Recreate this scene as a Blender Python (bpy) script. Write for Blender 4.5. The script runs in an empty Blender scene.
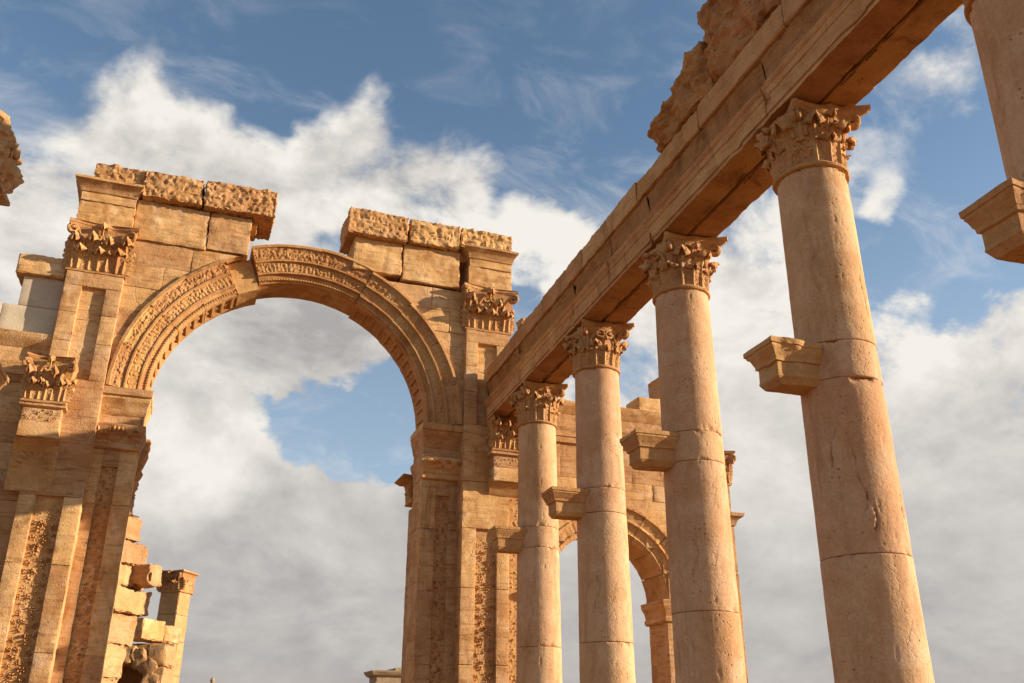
import bpy, bmesh, math, random
import numpy as np
from mathutils import Vector, Matrix

random.seed(7)
PI = math.pi
R = math.radians
SC = bpy.context.scene
COL = SC.collection

# ------------------------------------------------------------------ camera
CAM_Z = 1.6
cam_d = bpy.data.cameras.new("camera")
cam = bpy.data.objects.new("camera", cam_d)
COL.objects.link(cam)
SC.camera = cam
cam_d.sensor_fit = 'HORIZONTAL'
cam_d.sensor_width = 36.0
cam_d.lens = 923.55 / 1024.0 * 36.0
cam_d.clip_start = 0.1
cam_d.clip_end = 20000
_yaw, _pitch, _roll = R(17.5463), R(23.0369), R(0.1487)
cam.location = (0, 0, CAM_Z)
_m = Matrix.Rotation(-_yaw, 4, 'Z') @ Matrix.Rotation(PI/2 + _pitch, 4, 'X') @ Matrix.Rotation(_roll, 4, 'Z')
cam.rotation_euler = _m.to_euler()
SC.render.resolution_x = 1024
SC.render.resolution_y = 683

# ------------------------------------------------------------------ light
SUN_AZ = 109.0      # clockwise from +Y
SUN_EL = 15.5
sd = bpy.data.lights.new("sun", 'SUN')
sun = bpy.data.objects.new("sun", sd)
COL.objects.link(sun)
sd.energy = 5.0
sd.angle = R(0.5)
sd.color = (1.0, 0.85, 0.64)
_sv = Vector((math.sin(R(SUN_AZ))*math.cos(R(SUN_EL)), math.cos(R(SUN_AZ))*math.cos(R(SUN_EL)), math.sin(R(SUN_EL))))
sun.rotation_euler = _sv.to_track_quat('Z', 'Y').to_euler()
sun.location = (30, -10, 30)

SC.view_settings.view_transform = 'Standard'
SC.view_settings.look = 'None'
SC.view_settings.exposure = 0.78
SC.view_settings.gamma = 1.0
SC.view_settings.use_curve_mapping = False
SC.cycles.max_bounces = 6
SC.cycles.diffuse_bounces = 4

# ------------------------------------------------------------------ node helpers
class NT:
    def __init__(self, tree):
        self.t = tree
    def n(self, typ, **kw):
        nd = self.t.nodes.new(typ)
        for k, v in kw.items():
            setattr(nd, k, v)
        return nd
    def l(self, a, b):
        self.t.links.new(a, b)
    def put(self, sock, v):
        if hasattr(v, 'is_output') or isinstance(v, bpy.types.NodeSocket):
            self.l(v, sock)
        else:
            sock.default_value = v
    def math(self, op, a, b=None, c=None, clamp=False):
        nd = self.n('ShaderNodeMath', operation=op)
        nd.use_clamp = clamp
        self.put(nd.inputs[0], a)
        if b is not None: self.put(nd.inputs[1], b)
        if c is not None: self.put(nd.inputs[2], c)
        return nd.outputs[0]
    def vmath(self, op, a, b=None, scale=None):
        nd = self.n('ShaderNodeVectorMath', operation=op)
        self.put(nd.inputs[0], a)
        if b is not None: self.put(nd.inputs[1], b)
        if scale is not None: self.put(nd.inputs['Scale'], scale)
        return nd.outputs['Value'] if op in ('DOT_PRODUCT', 'LENGTH') else nd.outputs[0]
    def noise(self, vec, scale, detail=4, rough=0.55, dist=0.0):
        nd = self.n('ShaderNodeTexNoise')
        self.put(nd.inputs['Vector'], vec)
        nd.inputs['Scale'].default_value = scale
        nd.inputs['Detail'].default_value = detail
        nd.inputs['Roughness'].default_value = rough
        nd.inputs['Distortion'].default_value = dist
        return nd.outputs['Fac']
    def smooth(self, v, lo, hi, to0=0.0, to1=1.0):
        nd = self.n('ShaderNodeMapRange', interpolation_type='SMOOTHSTEP')
        self.put(nd.inputs['Value'], v)
        self.put(nd.inputs['From Min'], lo); self.put(nd.inputs['From Max'], hi)
        self.put(nd.inputs['To Min'], to0); self.put(nd.inputs['To Max'], to1)
        return nd.outputs['Result']
    def mix(self, fac, a, b, blend='MIX'):
        nd = self.n('ShaderNodeMix', data_type='RGBA', blend_type=blend)
        self.put(nd.inputs[0], fac)
        for s, v in ((6, a), (7, b)):
            if isinstance(v, tuple): v = (*v, 1.0) if len(v) == 3 else v
            self.put(nd.inputs[s], v)
        return nd.outputs[2]

# ------------------------------------------------------------------ world: daylight sky with broken cloud
world = bpy.data.worlds.new("World")
SC.world = world
world.use_nodes = True
wt = world.node_tree
wt.nodes.clear()
W = NT(wt)
wout = W.n('ShaderNodeOutputWorld')
wbg = W.n('ShaderNodeBackground')
SKY_STRENGTH = 0.09
wbg.inputs['Strength'].default_value = SKY_STRENGTH
W.l(wbg.outputs[0], wout.inputs[0])
sky = W.n('ShaderNodeTexSky', sky_type='NISHITA')
sky.sun_disc = False
sky.sun_elevation = R(SUN_EL)
sky.sun_rotation = R(SUN_AZ)
sky.air_density = 1.0
sky.dust_density = 0.6
sky.ozone_density = 1.5
sky.altitude = 400
tc = W.n('ShaderNodeTexCoord')
D = W.vmath('NORMALIZE', tc.outputs['Generated'])
sep = W.n('ShaderNodeSeparateXYZ'); W.l(D, sep.inputs[0])
dz = sep.outputs['Z']
# project the direction on a cloud deck (softened near the horizon)
den = W.math('ADD', W.math('MAXIMUM', dz, 0.0), 0.16)
inv = W.math('DIVIDE', 1.0, den)
deck = W.vmath('SCALE', D, scale=inv)
wob_ = W.n('ShaderNodeTexNoise'); wob_.inputs['Scale'].default_value = 5.0; wob_.inputs['Detail'].default_value = 5
W.l(D, wob_.inputs['Vector'])
Dw = W.vmath('NORMALIZE', W.vmath('ADD', D, W.vmath('SCALE', W.vmath('SUBTRACT', wob_.outputs['Color'], (0.5, 0.5, 0.5)), scale=0.22)))
def blob(dx, dy, dzz, rad):          # soft round patch of the sky round one direction
    v = Vector((dx, dy, dzz)).normalized()
    dp = W.vmath('DOT_PRODUCT', Dw, tuple(v))
    return W.smooth(dp, math.cos(rad*1.35), 1.0)
CLOUD_SEED = (3.7, 1.9, 0.4)
puff = W.vmath('ADD', W.vmath('SCALE', deck, scale=0.30), W.vmath('MULTIPLY', D, (2.1, 2.1, 3.1)))
def cloud_density(offset):
    p = W.vmath('ADD', W.vmath('ADD', puff, CLOUD_SEED), offset)
    a = W.noise(p, 2.3, 12, 0.60, 0.25)
    return W.math('ADD', a, W.math('MULTIPLY', W.math('SUBTRACT', W.noise(p, 6.5, 8, 0.6, 0.2), 0.5), 0.34))
# where the cloud is thicker (+) or open to blue (-), as directions on the sky
BLOBS = [
    (0.0443, 0.7497, 0.6603, 0.304, -0.16),
    (0.2855, 0.7386, 0.6108, 0.124, -0.24),
    (-0.2129, 0.7785, 0.5904, 0.114, -0.26),
    (-0.0263, 0.7904, 0.6121, 0.074, -0.22),
    (0.1547, 0.7748, 0.6129, 0.073, -0.22),
    (-0.0024, 0.8116, 0.5842, 0.040, -0.10),
    (0.1448, 0.9419, 0.3032, 0.058, -0.34),
    (0.0879, 0.9499, 0.3000, 0.052, -0.30),
    (0.0404, 0.9494, 0.3115, 0.039, -0.26),
    (0.1829, 0.9395, 0.2895, 0.043, -0.26),
    (0.1153, 0.9362, 0.3320, 0.064, -0.14),
    (0.0135, 0.9460, 0.3240, 0.030, -0.12),
    (-0.1828, 0.8710, 0.4560, 0.129, 0.26),
    (-0.1172, 0.8293, 0.5464, 0.080, 0.26),
    (-0.1182, 0.7961, 0.5935, 0.032, 0.12),
    (-0.0507, 0.8595, 0.5085, 0.089, 0.20),
    (0.0287, 0.8589, 0.5114, 0.093, 0.20),
    (0.0780, 0.8063, 0.5863, 0.046, 0.20),
    (0.1004, 0.8319, 0.5457, 0.073, 0.20),
    (0.1796, 0.8237, 0.5378, 0.064, 0.22),
    (0.2429, 0.8121, 0.5306, 0.053, 0.14),
    (0.3362, 0.7882, 0.5155, 0.063, 0.30),
    (0.2877, 0.8287, 0.4801, 0.064, 0.22),
    (-0.0503, 0.9577, 0.2833, 0.094, 0.24),
    (0.0042, 0.9710, 0.2391, 0.101, 0.16),
    (0.0047, 0.9201, 0.3916, 0.071, 0.26),
    (0.0761, 0.9160, 0.3938, 0.063, 0.24),
    (0.1396, 0.9108, 0.3885, 0.059, 0.26),
    (0.1109, 0.9764, 0.1853, 0.135, 0.14),
    (0.5870, 0.6317, 0.5063, 0.054, 0.26),
    (0.6146, 0.5525, 0.5631, 0.050, 0.24),
    (0.6155, 0.6315, 0.4714, 0.031, 0.16),
    (0.5892, 0.6829, 0.4318, 0.042, -0.16),
    (0.6707, 0.6140, 0.4161, 0.042, -0.22),
    (0.6922, 0.6275, 0.3564, 0.033, 0.10),
    (0.6230, 0.6730, 0.3987, 0.079, 0.06),
    (0.4921, 0.7624, 0.4202, 0.099, 0.16),
    (0.4840, 0.7401, 0.4669, 0.040, -0.10),
    (0.5240, 0.8000, 0.2921, 0.107, 0.08),
    (0.5846, 0.5405, 0.6050, 0.075, -0.10),
    (0.6229, 0.6167, 0.4813, 0.126, -0.17),
    (0.6340, 0.6427, 0.4301, 0.094, -0.10),
    (0.4432, 0.6417, 0.6260, 0.141, -0.10),
    (0.3668, 0.7191, 0.5901, 0.061, -0.14),
    (0.2414, 0.8785, 0.4123, 0.065, -0.10),
]
LIGHTS_AND_SHADES = [
    (-0.0516, 0.9548, 0.2929, 0.099, 0.40),
    (0.0011, 0.9646, 0.2636, 0.060, 0.25),
    (-0.1375, 0.8396, 0.5254, 0.103, 0.12),
    (0.3371, 0.7907, 0.5110, 0.074, 0.50),
    (0.2944, 0.8318, 0.4706, 0.064, 0.25),
    (0.6194, 0.6758, 0.3995, 0.105, 0.25),
    (0.5906, 0.6290, 0.5054, 0.063, 0.40),
    (0.5094, 0.7521, 0.4181, 0.088, 0.20),
    (0.5433, 0.8010, 0.2513, 0.087, 0.20),
    (0.4041, 0.8230, 0.3993, 0.084, 0.20),
    (0.0367, 0.9241, 0.3804, 0.125, -0.26),
    (0.1611, 0.9089, 0.3847, 0.086, -0.20),
    (-0.0574, 0.8724, 0.4853, 0.089, -0.06),
    (-0.1788, 0.8888, 0.4221, 0.081, 0.06),
]
dens0 = cloud_density((0, 0, 0))
dens1 = cloud_density((0.05, -0.03, 0.10))
bias = W.math('SUBTRACT', W.smooth(dz, 0.10, 0.46, 0.34, 0.03), W.smooth(sep.outputs['Y'], 0.05, -0.35, 0.0, 0.34))         # more cloud low down, clear overhead; unseen sky behind camera cleared to cut fill
for (bx, by, bz, br, amt) in BLOBS:
    bias = W.math('ADD', bias, W.math('MULTIPLY', blob(bx, by, bz, br), amt))
d0 = W.math('ADD', dens0, bias)
alpha = W.smooth(d0, 0.485, W.smooth(dz, 0.42, 0.62, 0.64, 0.84))
thick = W.smooth(d0, 0.62, 1.0)
lit = W.math('ADD', 0.74, W.math('MULTIPLY', W.math('SUBTRACT', dens0, dens1), W.smooth(dz, 0.12, 0.5, 1.0, 2.8)))
lowgrey = W.smooth(dz, 0.08, 0.42, 0.42, 0.0)
shade = W.math('SUBTRACT', lit, W.math('ADD', W.math('MULTIPLY', thick, 0.17), lowgrey), clamp=True)
for (bx, by, bz, br, amt) in LIGHTS_AND_SHADES:
    shade = W.math('ADD', shade, W.math('MULTIPLY', blob(bx, by, bz, br), amt))
shade = W.math('MINIMUM', W.math('MAXIMUM', shade, 0.0), 1.0)
k = 1.0 / SKY_STRENGTH
ccol = W.mix(shade, (0.248*k, 0.235*k, 0.23*k), (0.535*k, 0.51*k, 0.47*k))
skycol = W.mix(1.0, sky.outputs[0], (1.10, 1.14, 1.12), 'MULTIPLY')
veil = W.math('MULTIPLY', W.smooth(W.noise(W.vmath('MULTIPLY', puff, (1.0, 1.9, 1.4)), 3.1, 10, 0.62, 0.6), 0.46, 0.74), W.smooth(dz, 0.74, 0.50, 0.05, 0.36))
skycol = W.mix(W.math('ADD', veil, W.smooth(dz, 0.62, 0.25, 0.0, 0.16)), skycol, (0.50*k, 0.49*k, 0.475*k))
final = W.mix(alpha, skycol, ccol)
hz = W.smooth(dz, -0.02, 0.12, 1.0, 0.0)
final = W.mix(W.math('MULTIPLY', hz, 0.55), final, (0.27*k, 0.245*k, 0.227*k))
W.l(final, wbg.inputs['Color'])

# ------------------------------------------------------------------ materials
def stone(name, ca, cb, cdark, isl=0.22, strata=0.35, crack=0.5, pit=0.5, bump=0.5, scale=1.0, vertical=False, stain=0.6, cream=0.3):
    m = bpy.data.materials.new(name)
    m.use_nodes = True
    t = m.node_tree
    t.nodes.clear()
    N = NT(t)
    out = N.n('ShaderNodeOutputMaterial')
    bs = N.n('ShaderNodeBsdfPrincipled')
    N.l(bs.outputs[0], out.inputs[0])
    bs.inputs['Roughness'].default_value = 0.92
    bs.inputs['Specular IOR Level'].default_value = 0.18
    tcn = N.n('ShaderNodeTexCoord')
    oi = N.n('ShaderNodeObjectInfo')
    off = N.math('MULTIPLY', oi.outputs['Random'], 61.0)
    cx = N.n('ShaderNodeCombineXYZ')
    N.l(off, cx.inputs[0]); N.l(off, cx.inputs[1]); N.l(off, cx.inputs[2])
    v = N.vmath('ADD', tcn.outputs['Object'], cx.outputs[0])
    v = N.vmath('SCALE', v, scale=scale)
    big = N.noise(v, 0.9, 5, 0.6, 0.4)
    med = N.noise(v, 4.5, 6, 0.62, 0.2)
    fine = N.noise(v, 32.0, 4, 0.65)
    col = N.mix(N.smooth(N.math('ADD', N.math('MULTIPLY', big, 0.6), N.math('MULTIPLY', N.noise(v, 2.7, 5, 0.6, 0.5), 0.4)), 0.36, 0.63), cb, ca)
    # bedding planes or vertical weather runs
    vs = N.vmath('MULTIPLY', v, (3.2, 3.2, 0.5) if vertical else (1.1, 1.1, 9.0))
    st = N.noise(vs, 1.6, 5, 0.6, 0.6)
    col = N.mix(N.math('MULTIPLY', N.smooth(st, 0.48, 0.72), strata), col, cdark)
    col = N.mix(N.math('MULTIPLY', N.smooth(med, 0.52, 0.75), 0.35), col, tuple(min(1, c*1.22) for c in ca))
    lum = sum(ca)/3
    cr_ = tuple(min(0.8, (c*0.72+lum*0.28)*1.25) for c in ca)
    col = N.mix(N.math('MULTIPLY', N.smooth(N.noise(N.vmath('ADD', v, (7.7, 3.1, 5.3)), 1.7, 6, 0.62, 0.7), 0.53, 0.70), cream), col, cr_)
    vr = N.vmath('MULTIPLY', v, (1.6, 1.6, 0.45))
    rn = N.noise(vr, 1.1, 7, 0.66, 0.8)
    col = N.mix(N.math('MULTIPLY', N.smooth(rn, 0.55, 0.74), stain), col, cdark)
    # block to block difference
    geo = N.n('ShaderNodeNewGeometry')
    ri = geo.outputs['Random Per Island']
    val = N.math('ADD', 1.0 - isl*0.5, N.math('MULTIPLY', ri, isl))
    val = N.math('MULTIPLY', val, N.smooth(fine, 0.2, 0.8, 0.84, 1.14))
    hs = N.n('ShaderNodeHueSaturation')
    N.put(hs.inputs['Hue'], N.math('ADD', 0.494, N.math('MULTIPLY', ri, 0.012)))
    N.put(hs.inputs['Saturation'], 1.0)
    N.l(val, hs.inputs['Value']); N.l(col, hs.inputs['Color'])
    col = hs.outputs[0]
    # pits and cracks
    vo = N.n('ShaderNodeTexVoronoi')
    N.l(N.vmath('ADD', v, N.vmath('SCALE', cx.outputs[0], scale=0.3)), vo.inputs['Vector'])
    vo.inputs['Scale'].default_value = 14.0
    pm = N.smooth(N.noise(v, 2.3, 3), 0.5, 0.66)
    pitv = N.math('MULTIPLY', N.smooth(vo.outputs['Distance'], 0.10, 0.24, 1.0, 0.0), N.math('MULTIPLY', pm, pit))
    wob = N.n('ShaderNodeTexNoise'); wob.inputs['Scale'].default_value = 3.0; wob.inputs['Detail'].default_value = 5
    N.l(v, wob.inputs['Vector'])
    vc = N.vmath('ADD', v, N.vmath('SCALE', N.vmath('SUBTRACT', wob.outputs['Color'], (0.5, 0.5, 0.5)), scale=0.55))
    vc = N.vmath('MULTIPLY', vc, (1.5, 1.5, 0.55) if vertical else (0.8, 0.8, 1.0))
    ve = N.n('ShaderNodeTexVoronoi', feature='DISTANCE_TO_EDGE')
    N.l(vc, ve.inputs['Vector']); ve.inputs['Scale'].default_value = 1.15
    cm = N.smooth(N.noise(v, 0.9, 3), 0.47, 0.60)
    crk = N.math('MULTIPLY', N.smooth(ve.outputs['Distance'], 0.003, 0.016, 1.0, 0.0), N.math('MULTIPLY', cm, crack))
    dark = N.math('MAXIMUM', pitv, crk)
    col = N.mix(N.math('MULTIPLY', dark, 0.75), col, tuple(c*0.45 for c in cdark))
    N.l(col, bs.inputs['Base Color'])
    # bump
    h = N.math('ADD', N.math('MULTIPLY', med, 0.5), N.math('MULTIPLY', fine, 0.28))
    h = N.math('ADD', h, N.math('MULTIPLY', st, 0.25 if not vertical else 0.12))
    h = N.math('SUBTRACT', h, N.math('MULTIPLY', dark, 0.9))
    bp = N.n('ShaderNodeBump')
    bp.inputs['Strength'].default_value = bump
    bp.inputs['Distance'].default_value = 0.045
    N.l(h, bp.inputs['Height']); N.l(bp.outputs[0], bs.inputs['Normal'])
    return m

M_ARCH = stone("arch_limestone", (0.6, 0.355, 0.165), (0.44, 0.215, 0.079), (0.18, 0.07, 0.022), isl=0.34, strata=0.55, crack=0.2, pit=0.7, bump=0.8, stain=0.7, cream=0.6)
M_CARVE = stone("carved_limestone", (0.54, 0.295, 0.122), (0.4, 0.185, 0.064), (0.17, 0.064, 0.02), isl=0.10, strata=0.15, crack=0.05, bump=0.8)
M_COL = stone("column_limestone", (0.62, 0.388, 0.215), (0.52, 0.285, 0.135), (0.34, 0.152, 0.06), isl=0.06, strata=0.48, crack=0.18, pit=0.85, bump=0.55, vertical=True, stain=0.55, cream=0.35)
M_CAP = stone("capital_limestone", (0.53, 0.295, 0.125), (0.42, 0.205, 0.076), (0.19, 0.073, 0.023), isl=0.10, strata=0.15, crack=0.1, bump=0.6)
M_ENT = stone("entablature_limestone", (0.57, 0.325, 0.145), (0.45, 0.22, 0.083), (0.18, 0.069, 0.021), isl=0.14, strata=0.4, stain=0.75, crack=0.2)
M_FRIEZE_SHADED_SOFFIT = stone("hewn_frieze_shaded_soffit_stone", (0.43, 0.215, 0.082), (0.31, 0.138, 0.047), (0.13, 0.05, 0.016), isl=0.08, strata=0.5, stain=0.8, crack=0.15, bump=0.9)
M_ROUGH = stone("eroded_limestone", (0.6, 0.345, 0.15), (0.46, 0.23, 0.083), (0.18, 0.07, 0.022), isl=0.15, pit=0.7, bump=0.9, crack=0.1)
M_CORNICE = stone("ragged_cornice_stone", (0.5, 0.26, 0.105), (0.34, 0.155, 0.055), (0.11, 0.043, 0.014), isl=0.10, pit=0.8, bump=1.0, crack=0.1, stain=0.8)
M_RUIN = stone("pale_ruin_stone", (0.50, 0.295, 0.145), (0.39, 0.205, 0.084), (0.17, 0.07, 0.024), isl=0.25, pit=0.7, bump=0.8, crack=0.1)
M_REPAIR = stone("repair_stone", (0.56, 0.45, 0.32), (0.5, 0.39, 0.27), (0.36, 0.26, 0.155), isl=0.10, strata=0.3, crack=0.0, pit=0.1, bump=0.25, stain=0.25)
M_FAR = stone("far_limestone", (0.40, 0.29, 0.18), (0.33, 0.23, 0.135), (0.2, 0.13, 0.075), isl=0.15, bump=0.4)
M_SAND = stone("sand", (0.32, 0.172, 0.072), (0.28, 0.145, 0.058), (0.21, 0.1, 0.038), isl=0.0, crack=0.0, pit=0.2, bump=0.4, strata=0.1)

# ------------------------------------------------------------------ numpy noise
_rng = np.random.RandomState(5)
_perm = _rng.permutation(256)
_perm = np.concatenate([_perm, _perm, _perm])
_g = _rng.normal(size=(256, 3)); _g /= np.linalg.norm(_g, axis=1)[:, None]
def pn(P):
    P = np.asarray(P, float)
    I = np.floor(P).astype(int); F = P - I; I &= 255
    w = F*F*F*(F*(F*6-15)+10)
    out = np.zeros(len(P))
    for dx in (0, 1):
        for dy in (0, 1):
            for dz_ in (0, 1):
                h = _perm[_perm[_perm[(I[:, 0]+dx) & 255]+((I[:, 1]+dy) & 255)]+((I[:, 2]+dz_) & 255)]
                d = F - np.array([dx, dy, dz_])
                g = (_g[h]*d).sum(1)
                wt_ = (w[:, 0] if dx else 1-w[:, 0])*(w[:, 1] if dy else 1-w[:, 1])*(w[:, 2] if dz_ else 1-w[:, 2])
                out += g*wt_
    return out*1.5
def fbm(P, o=4, g=0.5):
    P = np.asarray(P, float); s = 0; a = 1.0; t = 0
    for i in range(o):
        s = s + a*pn(P*(2.03**i) + 17.3*i); t += a; a *= g
    return s/t
def nvec(P, o=3):
    return np.stack([fbm(P+11.1, o), fbm(P+37.7, o), fbm(P+71.3, o)], 1)

# ------------------------------------------------------------------ mesh collector
class MB:
    def __init__(self):
        self.v = []; self.f = []; self.nv = 0
    def add(self, verts, faces):
        verts = np.asarray(verts, float).reshape(-1, 3)
        self.v.append(verts)
        o = self.nv
        self.f.extend([tuple(int(i)+o for i in f) for f in faces])
        self.nv += len(verts)
        return self
    def grid(self, G, cu=False, cv=False):
        m, n = G.shape[:2]
        idx = np.arange(m*n).reshape(m, n)
        A = idx if not cu else np.vstack([idx, idx[:1]])
        if cv: A = np.hstack([A, A[:, :1]])
        q = np.stack([A[:-1, :-1], A[1:, :-1], A[1:, 1:], A[:-1, 1:]], -1).reshape(-1, 4)
        return self.add(G.reshape(-1, 3), q.tolist())
    def warp(self, fn):
        self.v = [fn(np.concatenate(self.v))] if self.v else []
        return self
    def build(self, name, mat, parent=None, sharp=38, weld=True):
        me = bpy.data.meshes.new(name)
        V = np.concatenate(self.v)
        me.from_pydata(V.tolist(), [], self.f)
        bm = bmesh.new(); bm.from_mesh(me)
        if weld: bmesh.ops.remove_doubles(bm, verts=bm.verts, dist=0.0004)
        bmesh.ops.recalc_face_normals(bm, faces=bm.faces)
        for f in bm.faces: f.smooth = True
        bm.to_mesh(me); bm.free()
        try: me.set_sharp_from_angle(angle=R(sharp))
        except Exception: pass
        me.materials.append(mat)
        o = bpy.data.objects.new(name, me)
        COL.objects.link(o)
        if parent is not None: o.parent = parent
        return o

def axis_pts(lo, hi, r, res):
    L = hi-lo
    r = min(r, L*0.45)
    n = max(1, int(round((L-2*r)/res)))
    inner = np.linspace(lo+r, hi-r, n+1)
    return np.unique(np.concatenate([[lo, lo+r*0.35], inner, [hi-r*0.35, hi]]))

def rblock(mb, x0, x1, y0, y1, z0, z1, r=0.02, res=0.14, amp=0.004, chip=0.03, seed=0.0, freq=2.5, rough=None, M=None, warp=None, bed=0.0, lump=False):
    """a dressed stone: rounded box with worn edges; rough = amplitude of a hewn face"""
    xs, ys, zs = axis_pts(x0, x1, r, res), axis_pts(y0, y1, r, res), axis_pts(z0, z1, r, res)
    rr = min(r, (x1-x0)*0.45, (y1-y0)*0.45, (z1-z0)*0.45)
    sub = MB()
    def face(a, b, fn):
        A, B = np.meshgrid(a, b, indexing='ij')
        sub.grid(fn(A, B))
    c = lambda A, v: np.full_like(A, v)
    for x in (x0, x1): face(ys, zs, lambda A, B, x=x: np.stack([c(A, x), A, B], -1))
    for y in (y0, y1): face(xs, zs, lambda A, B, y=y: np.stack([A, c(A, y), B], -1))
    for z in (z0, z1): face(xs, ys, lambda A, B, z=z: np.stack([A, B, c(A, z)], -1))
    P = np.concatenate(sub.v)
    lo = np.array([x0+rr, y0+rr, z0+rr]); hi = np.array([x1-rr, y1-rr, z1-rr])
    C = np.clip(P, lo, hi); d = P-C
    nrm = np.linalg.norm(d, axis=1); nrm[nrm == 0] = 1
    nn = d/nrm[:, None]
    Q = C + nn*rr
    edge = (np.abs(d) > rr*0.2).sum(1) >= 2
    S = Q*freq + seed*7.31
    disp = amp*fbm(S, 4)*2
    ch = np.clip(fbm(Q*3.1+seed*3.7+50, 3)-0.12, 0, 1)*chip*3.2
    disp = disp - np.where(edge, ch, 0)
    if rough:
        bl_ = np.abs(fbm(Q*5.2+seed*2.3, 3, 0.55))
        if lump:
            cav = np.clip(fbm(Q*2.6+seed*1.7, 2)-0.10, 0, 1)
            disp = disp + rough*(1.3*fbm(Q*2.8+seed*5.1, 3, 0.5) + 0.8*fbm(Q*8.5+seed*3.3, 3) - 1.3*cav)
        else:
          disp = disp + rough*(fbm(Q*3.3+seed*5.1, 4, 0.6)*1.3 + 0.65*fbm(Q*9.5+seed*3.3, 3) + 0.5*fbm(Q*19+seed, 2) - 1.3*np.clip(0.22-bl_, 0, 1)*2) - rough*0.2
    if bed: disp = disp + bed*fbm(Q*np.array([1.0, 1.0, 8.5])+seed*3.9, 4, 0.6)*1.6
    Q = Q + nn*disp[:, None]
    if warp is not None: Q = warp(Q)
    if M is not None:
        Q = np.asarray([M @ Vector(q) for q in Q])
    mb.add(Q, sub.f)
    return mb

def boxloop(mb, x0, x1, y0, y1, prof, kl=1, kr=1, kf=1, kb=0, res=0.12, amp=0.006, seed=0.0, chip=0.0):
    """moulded block: the (out, z) profile run round a rectangle, closed top and bottom"""
    nx = max(2, int((x1-x0)/res)); ny = max(2, int((y1-y0)/res))
    t = []
    for i in range(nx): t.append((x0+(x1-x0)*i/nx, y0, (-kl if i == 0 else 0), -kf))
    for i in range(ny): t.append((x1, y0+(y1-y0)*i/ny, kr, (-kf if i == 0 else 0)))
    for i in range(nx): t.append((x1-(x1-x0)*i/nx, y1, (kr if i == 0 else 0), kb))
    for i in range(ny): t.append((x0, y1-(y1-y0)*i/ny, -kl, (kb if i == 0 else 0)))
    t = np.array(t)
    pr = np.array(prof, float)
    # refine profile
    pts = [pr[0]]
    for a, b in zip(pr[:-1], pr[1:]):
        n = max(1, int(np.hypot(*(b-a))/0.07))
        for i in range(1, n+1): pts.append(a+(b-a)*i/n)
    pr = np.array(pts)
    G = np.zeros((len(pr), len(t), 3))
    ii = np.arange(len(t))
    # mitre offsets are linear along x faces for the corner columns only
    offx = np.interp(t[:, 0], [x0, x1], [-kl, kr]); offy = np.interp(t[:, 1], [y0, y1], [-kf, kb])
    for j, (o, z) in enumerate(pr):
        G[j, :, 0] = t[:, 0] + o*offx
        G[j, :, 1] = t[:, 1] + o*offy
        G[j, :, 2] = z
    P = G.reshape(-1, 3)
    nv = nvec(P*3.0+seed*4.1, 3)
    P = P + nv*amp*1.5
    if chip:
        c = np.clip(fbm(P*2.2+seed*9+20, 3)-0.1, 0, 1)[:, None]*chip*3
        cen = np.array([(x0+x1)/2, (y0+y1)/2, 0]); dv = P-cen; dv[:, 2] = 0
        dv /= np.maximum(np.linalg.norm(dv, axis=1), 1e-6)[:, None]
        P = P - dv*c
    G = P.reshape(G.shape)
    mb.grid(G, cv=True)
    n = len(t)
    for row in (0, len(pr)-1):
        cap = np.vstack([G[row], G[row].mean(0)[None]])
        mb.add(cap, [(i, (i+1) % n, n) for i in range(n)])
    return mb

# ------------------------------------------------------------------ carved work
def leaf(W_, H, ns=29, nt=17, curl=0.13, lean=0.10, lobes=5, th=0.03):
    """acanthus leaf: (lateral, outward, height) of a closed thick shell"""
    s = np.linspace(0, 1, ns)[:, None]; t = np.linspace(-1, 1, nt)[None, :]
    rc = curl*H
    k = 0.74
    ph = np.clip((s-k)/(1-k), 0, 1)*PI*0.92
    z = np.where(s < k, s/k*(H-rc), (H-rc)+rc*np.sin(ph))
    o = np.where(s < k, 0.02+lean*H*(s/k)**2, 0.02+lean*H+rc*(1-np.cos(ph)))
    w = W_*(0.80+0.26*np.sin(PI*np.clip(s/0.8, 0, 1)))*np.where(s > 0.78, 1-((s-0.78)/0.22)**2*0.55, 1)
    f = (s*lobes) % 1.0; f = np.minimum(f, 1-f)
    w = w*(1-0.34*np.exp(-(f/0.12)**2)*(s > 0.08))
    lat = t*w
    g = ((s-0.22*np.abs(t))*lobes) % 1.0; g = np.minimum(g, 1-g)
    vein = -0.17*W_*np.exp(-(g/0.13)**2)*np.clip(np.abs(t)*2.2-0.25, 0, 1)
    rib = 0.14*W_*np.exp(-(t/0.13)**2)-0.06*W_*np.exp(-((np.abs(t)-0.27)/0.10)**2)
    oo = o + vein + rib - 0.22*W_*t*t
    zz = z - 0.18*H*np.abs(t)**1.5*s
    F = np.stack([lat+0*z, oo, zz+0*lat], -1)
    B = np.stack([lat*0.96+0*z, oo-th, zz-th*0.3], -1)
    return F, B
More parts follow.
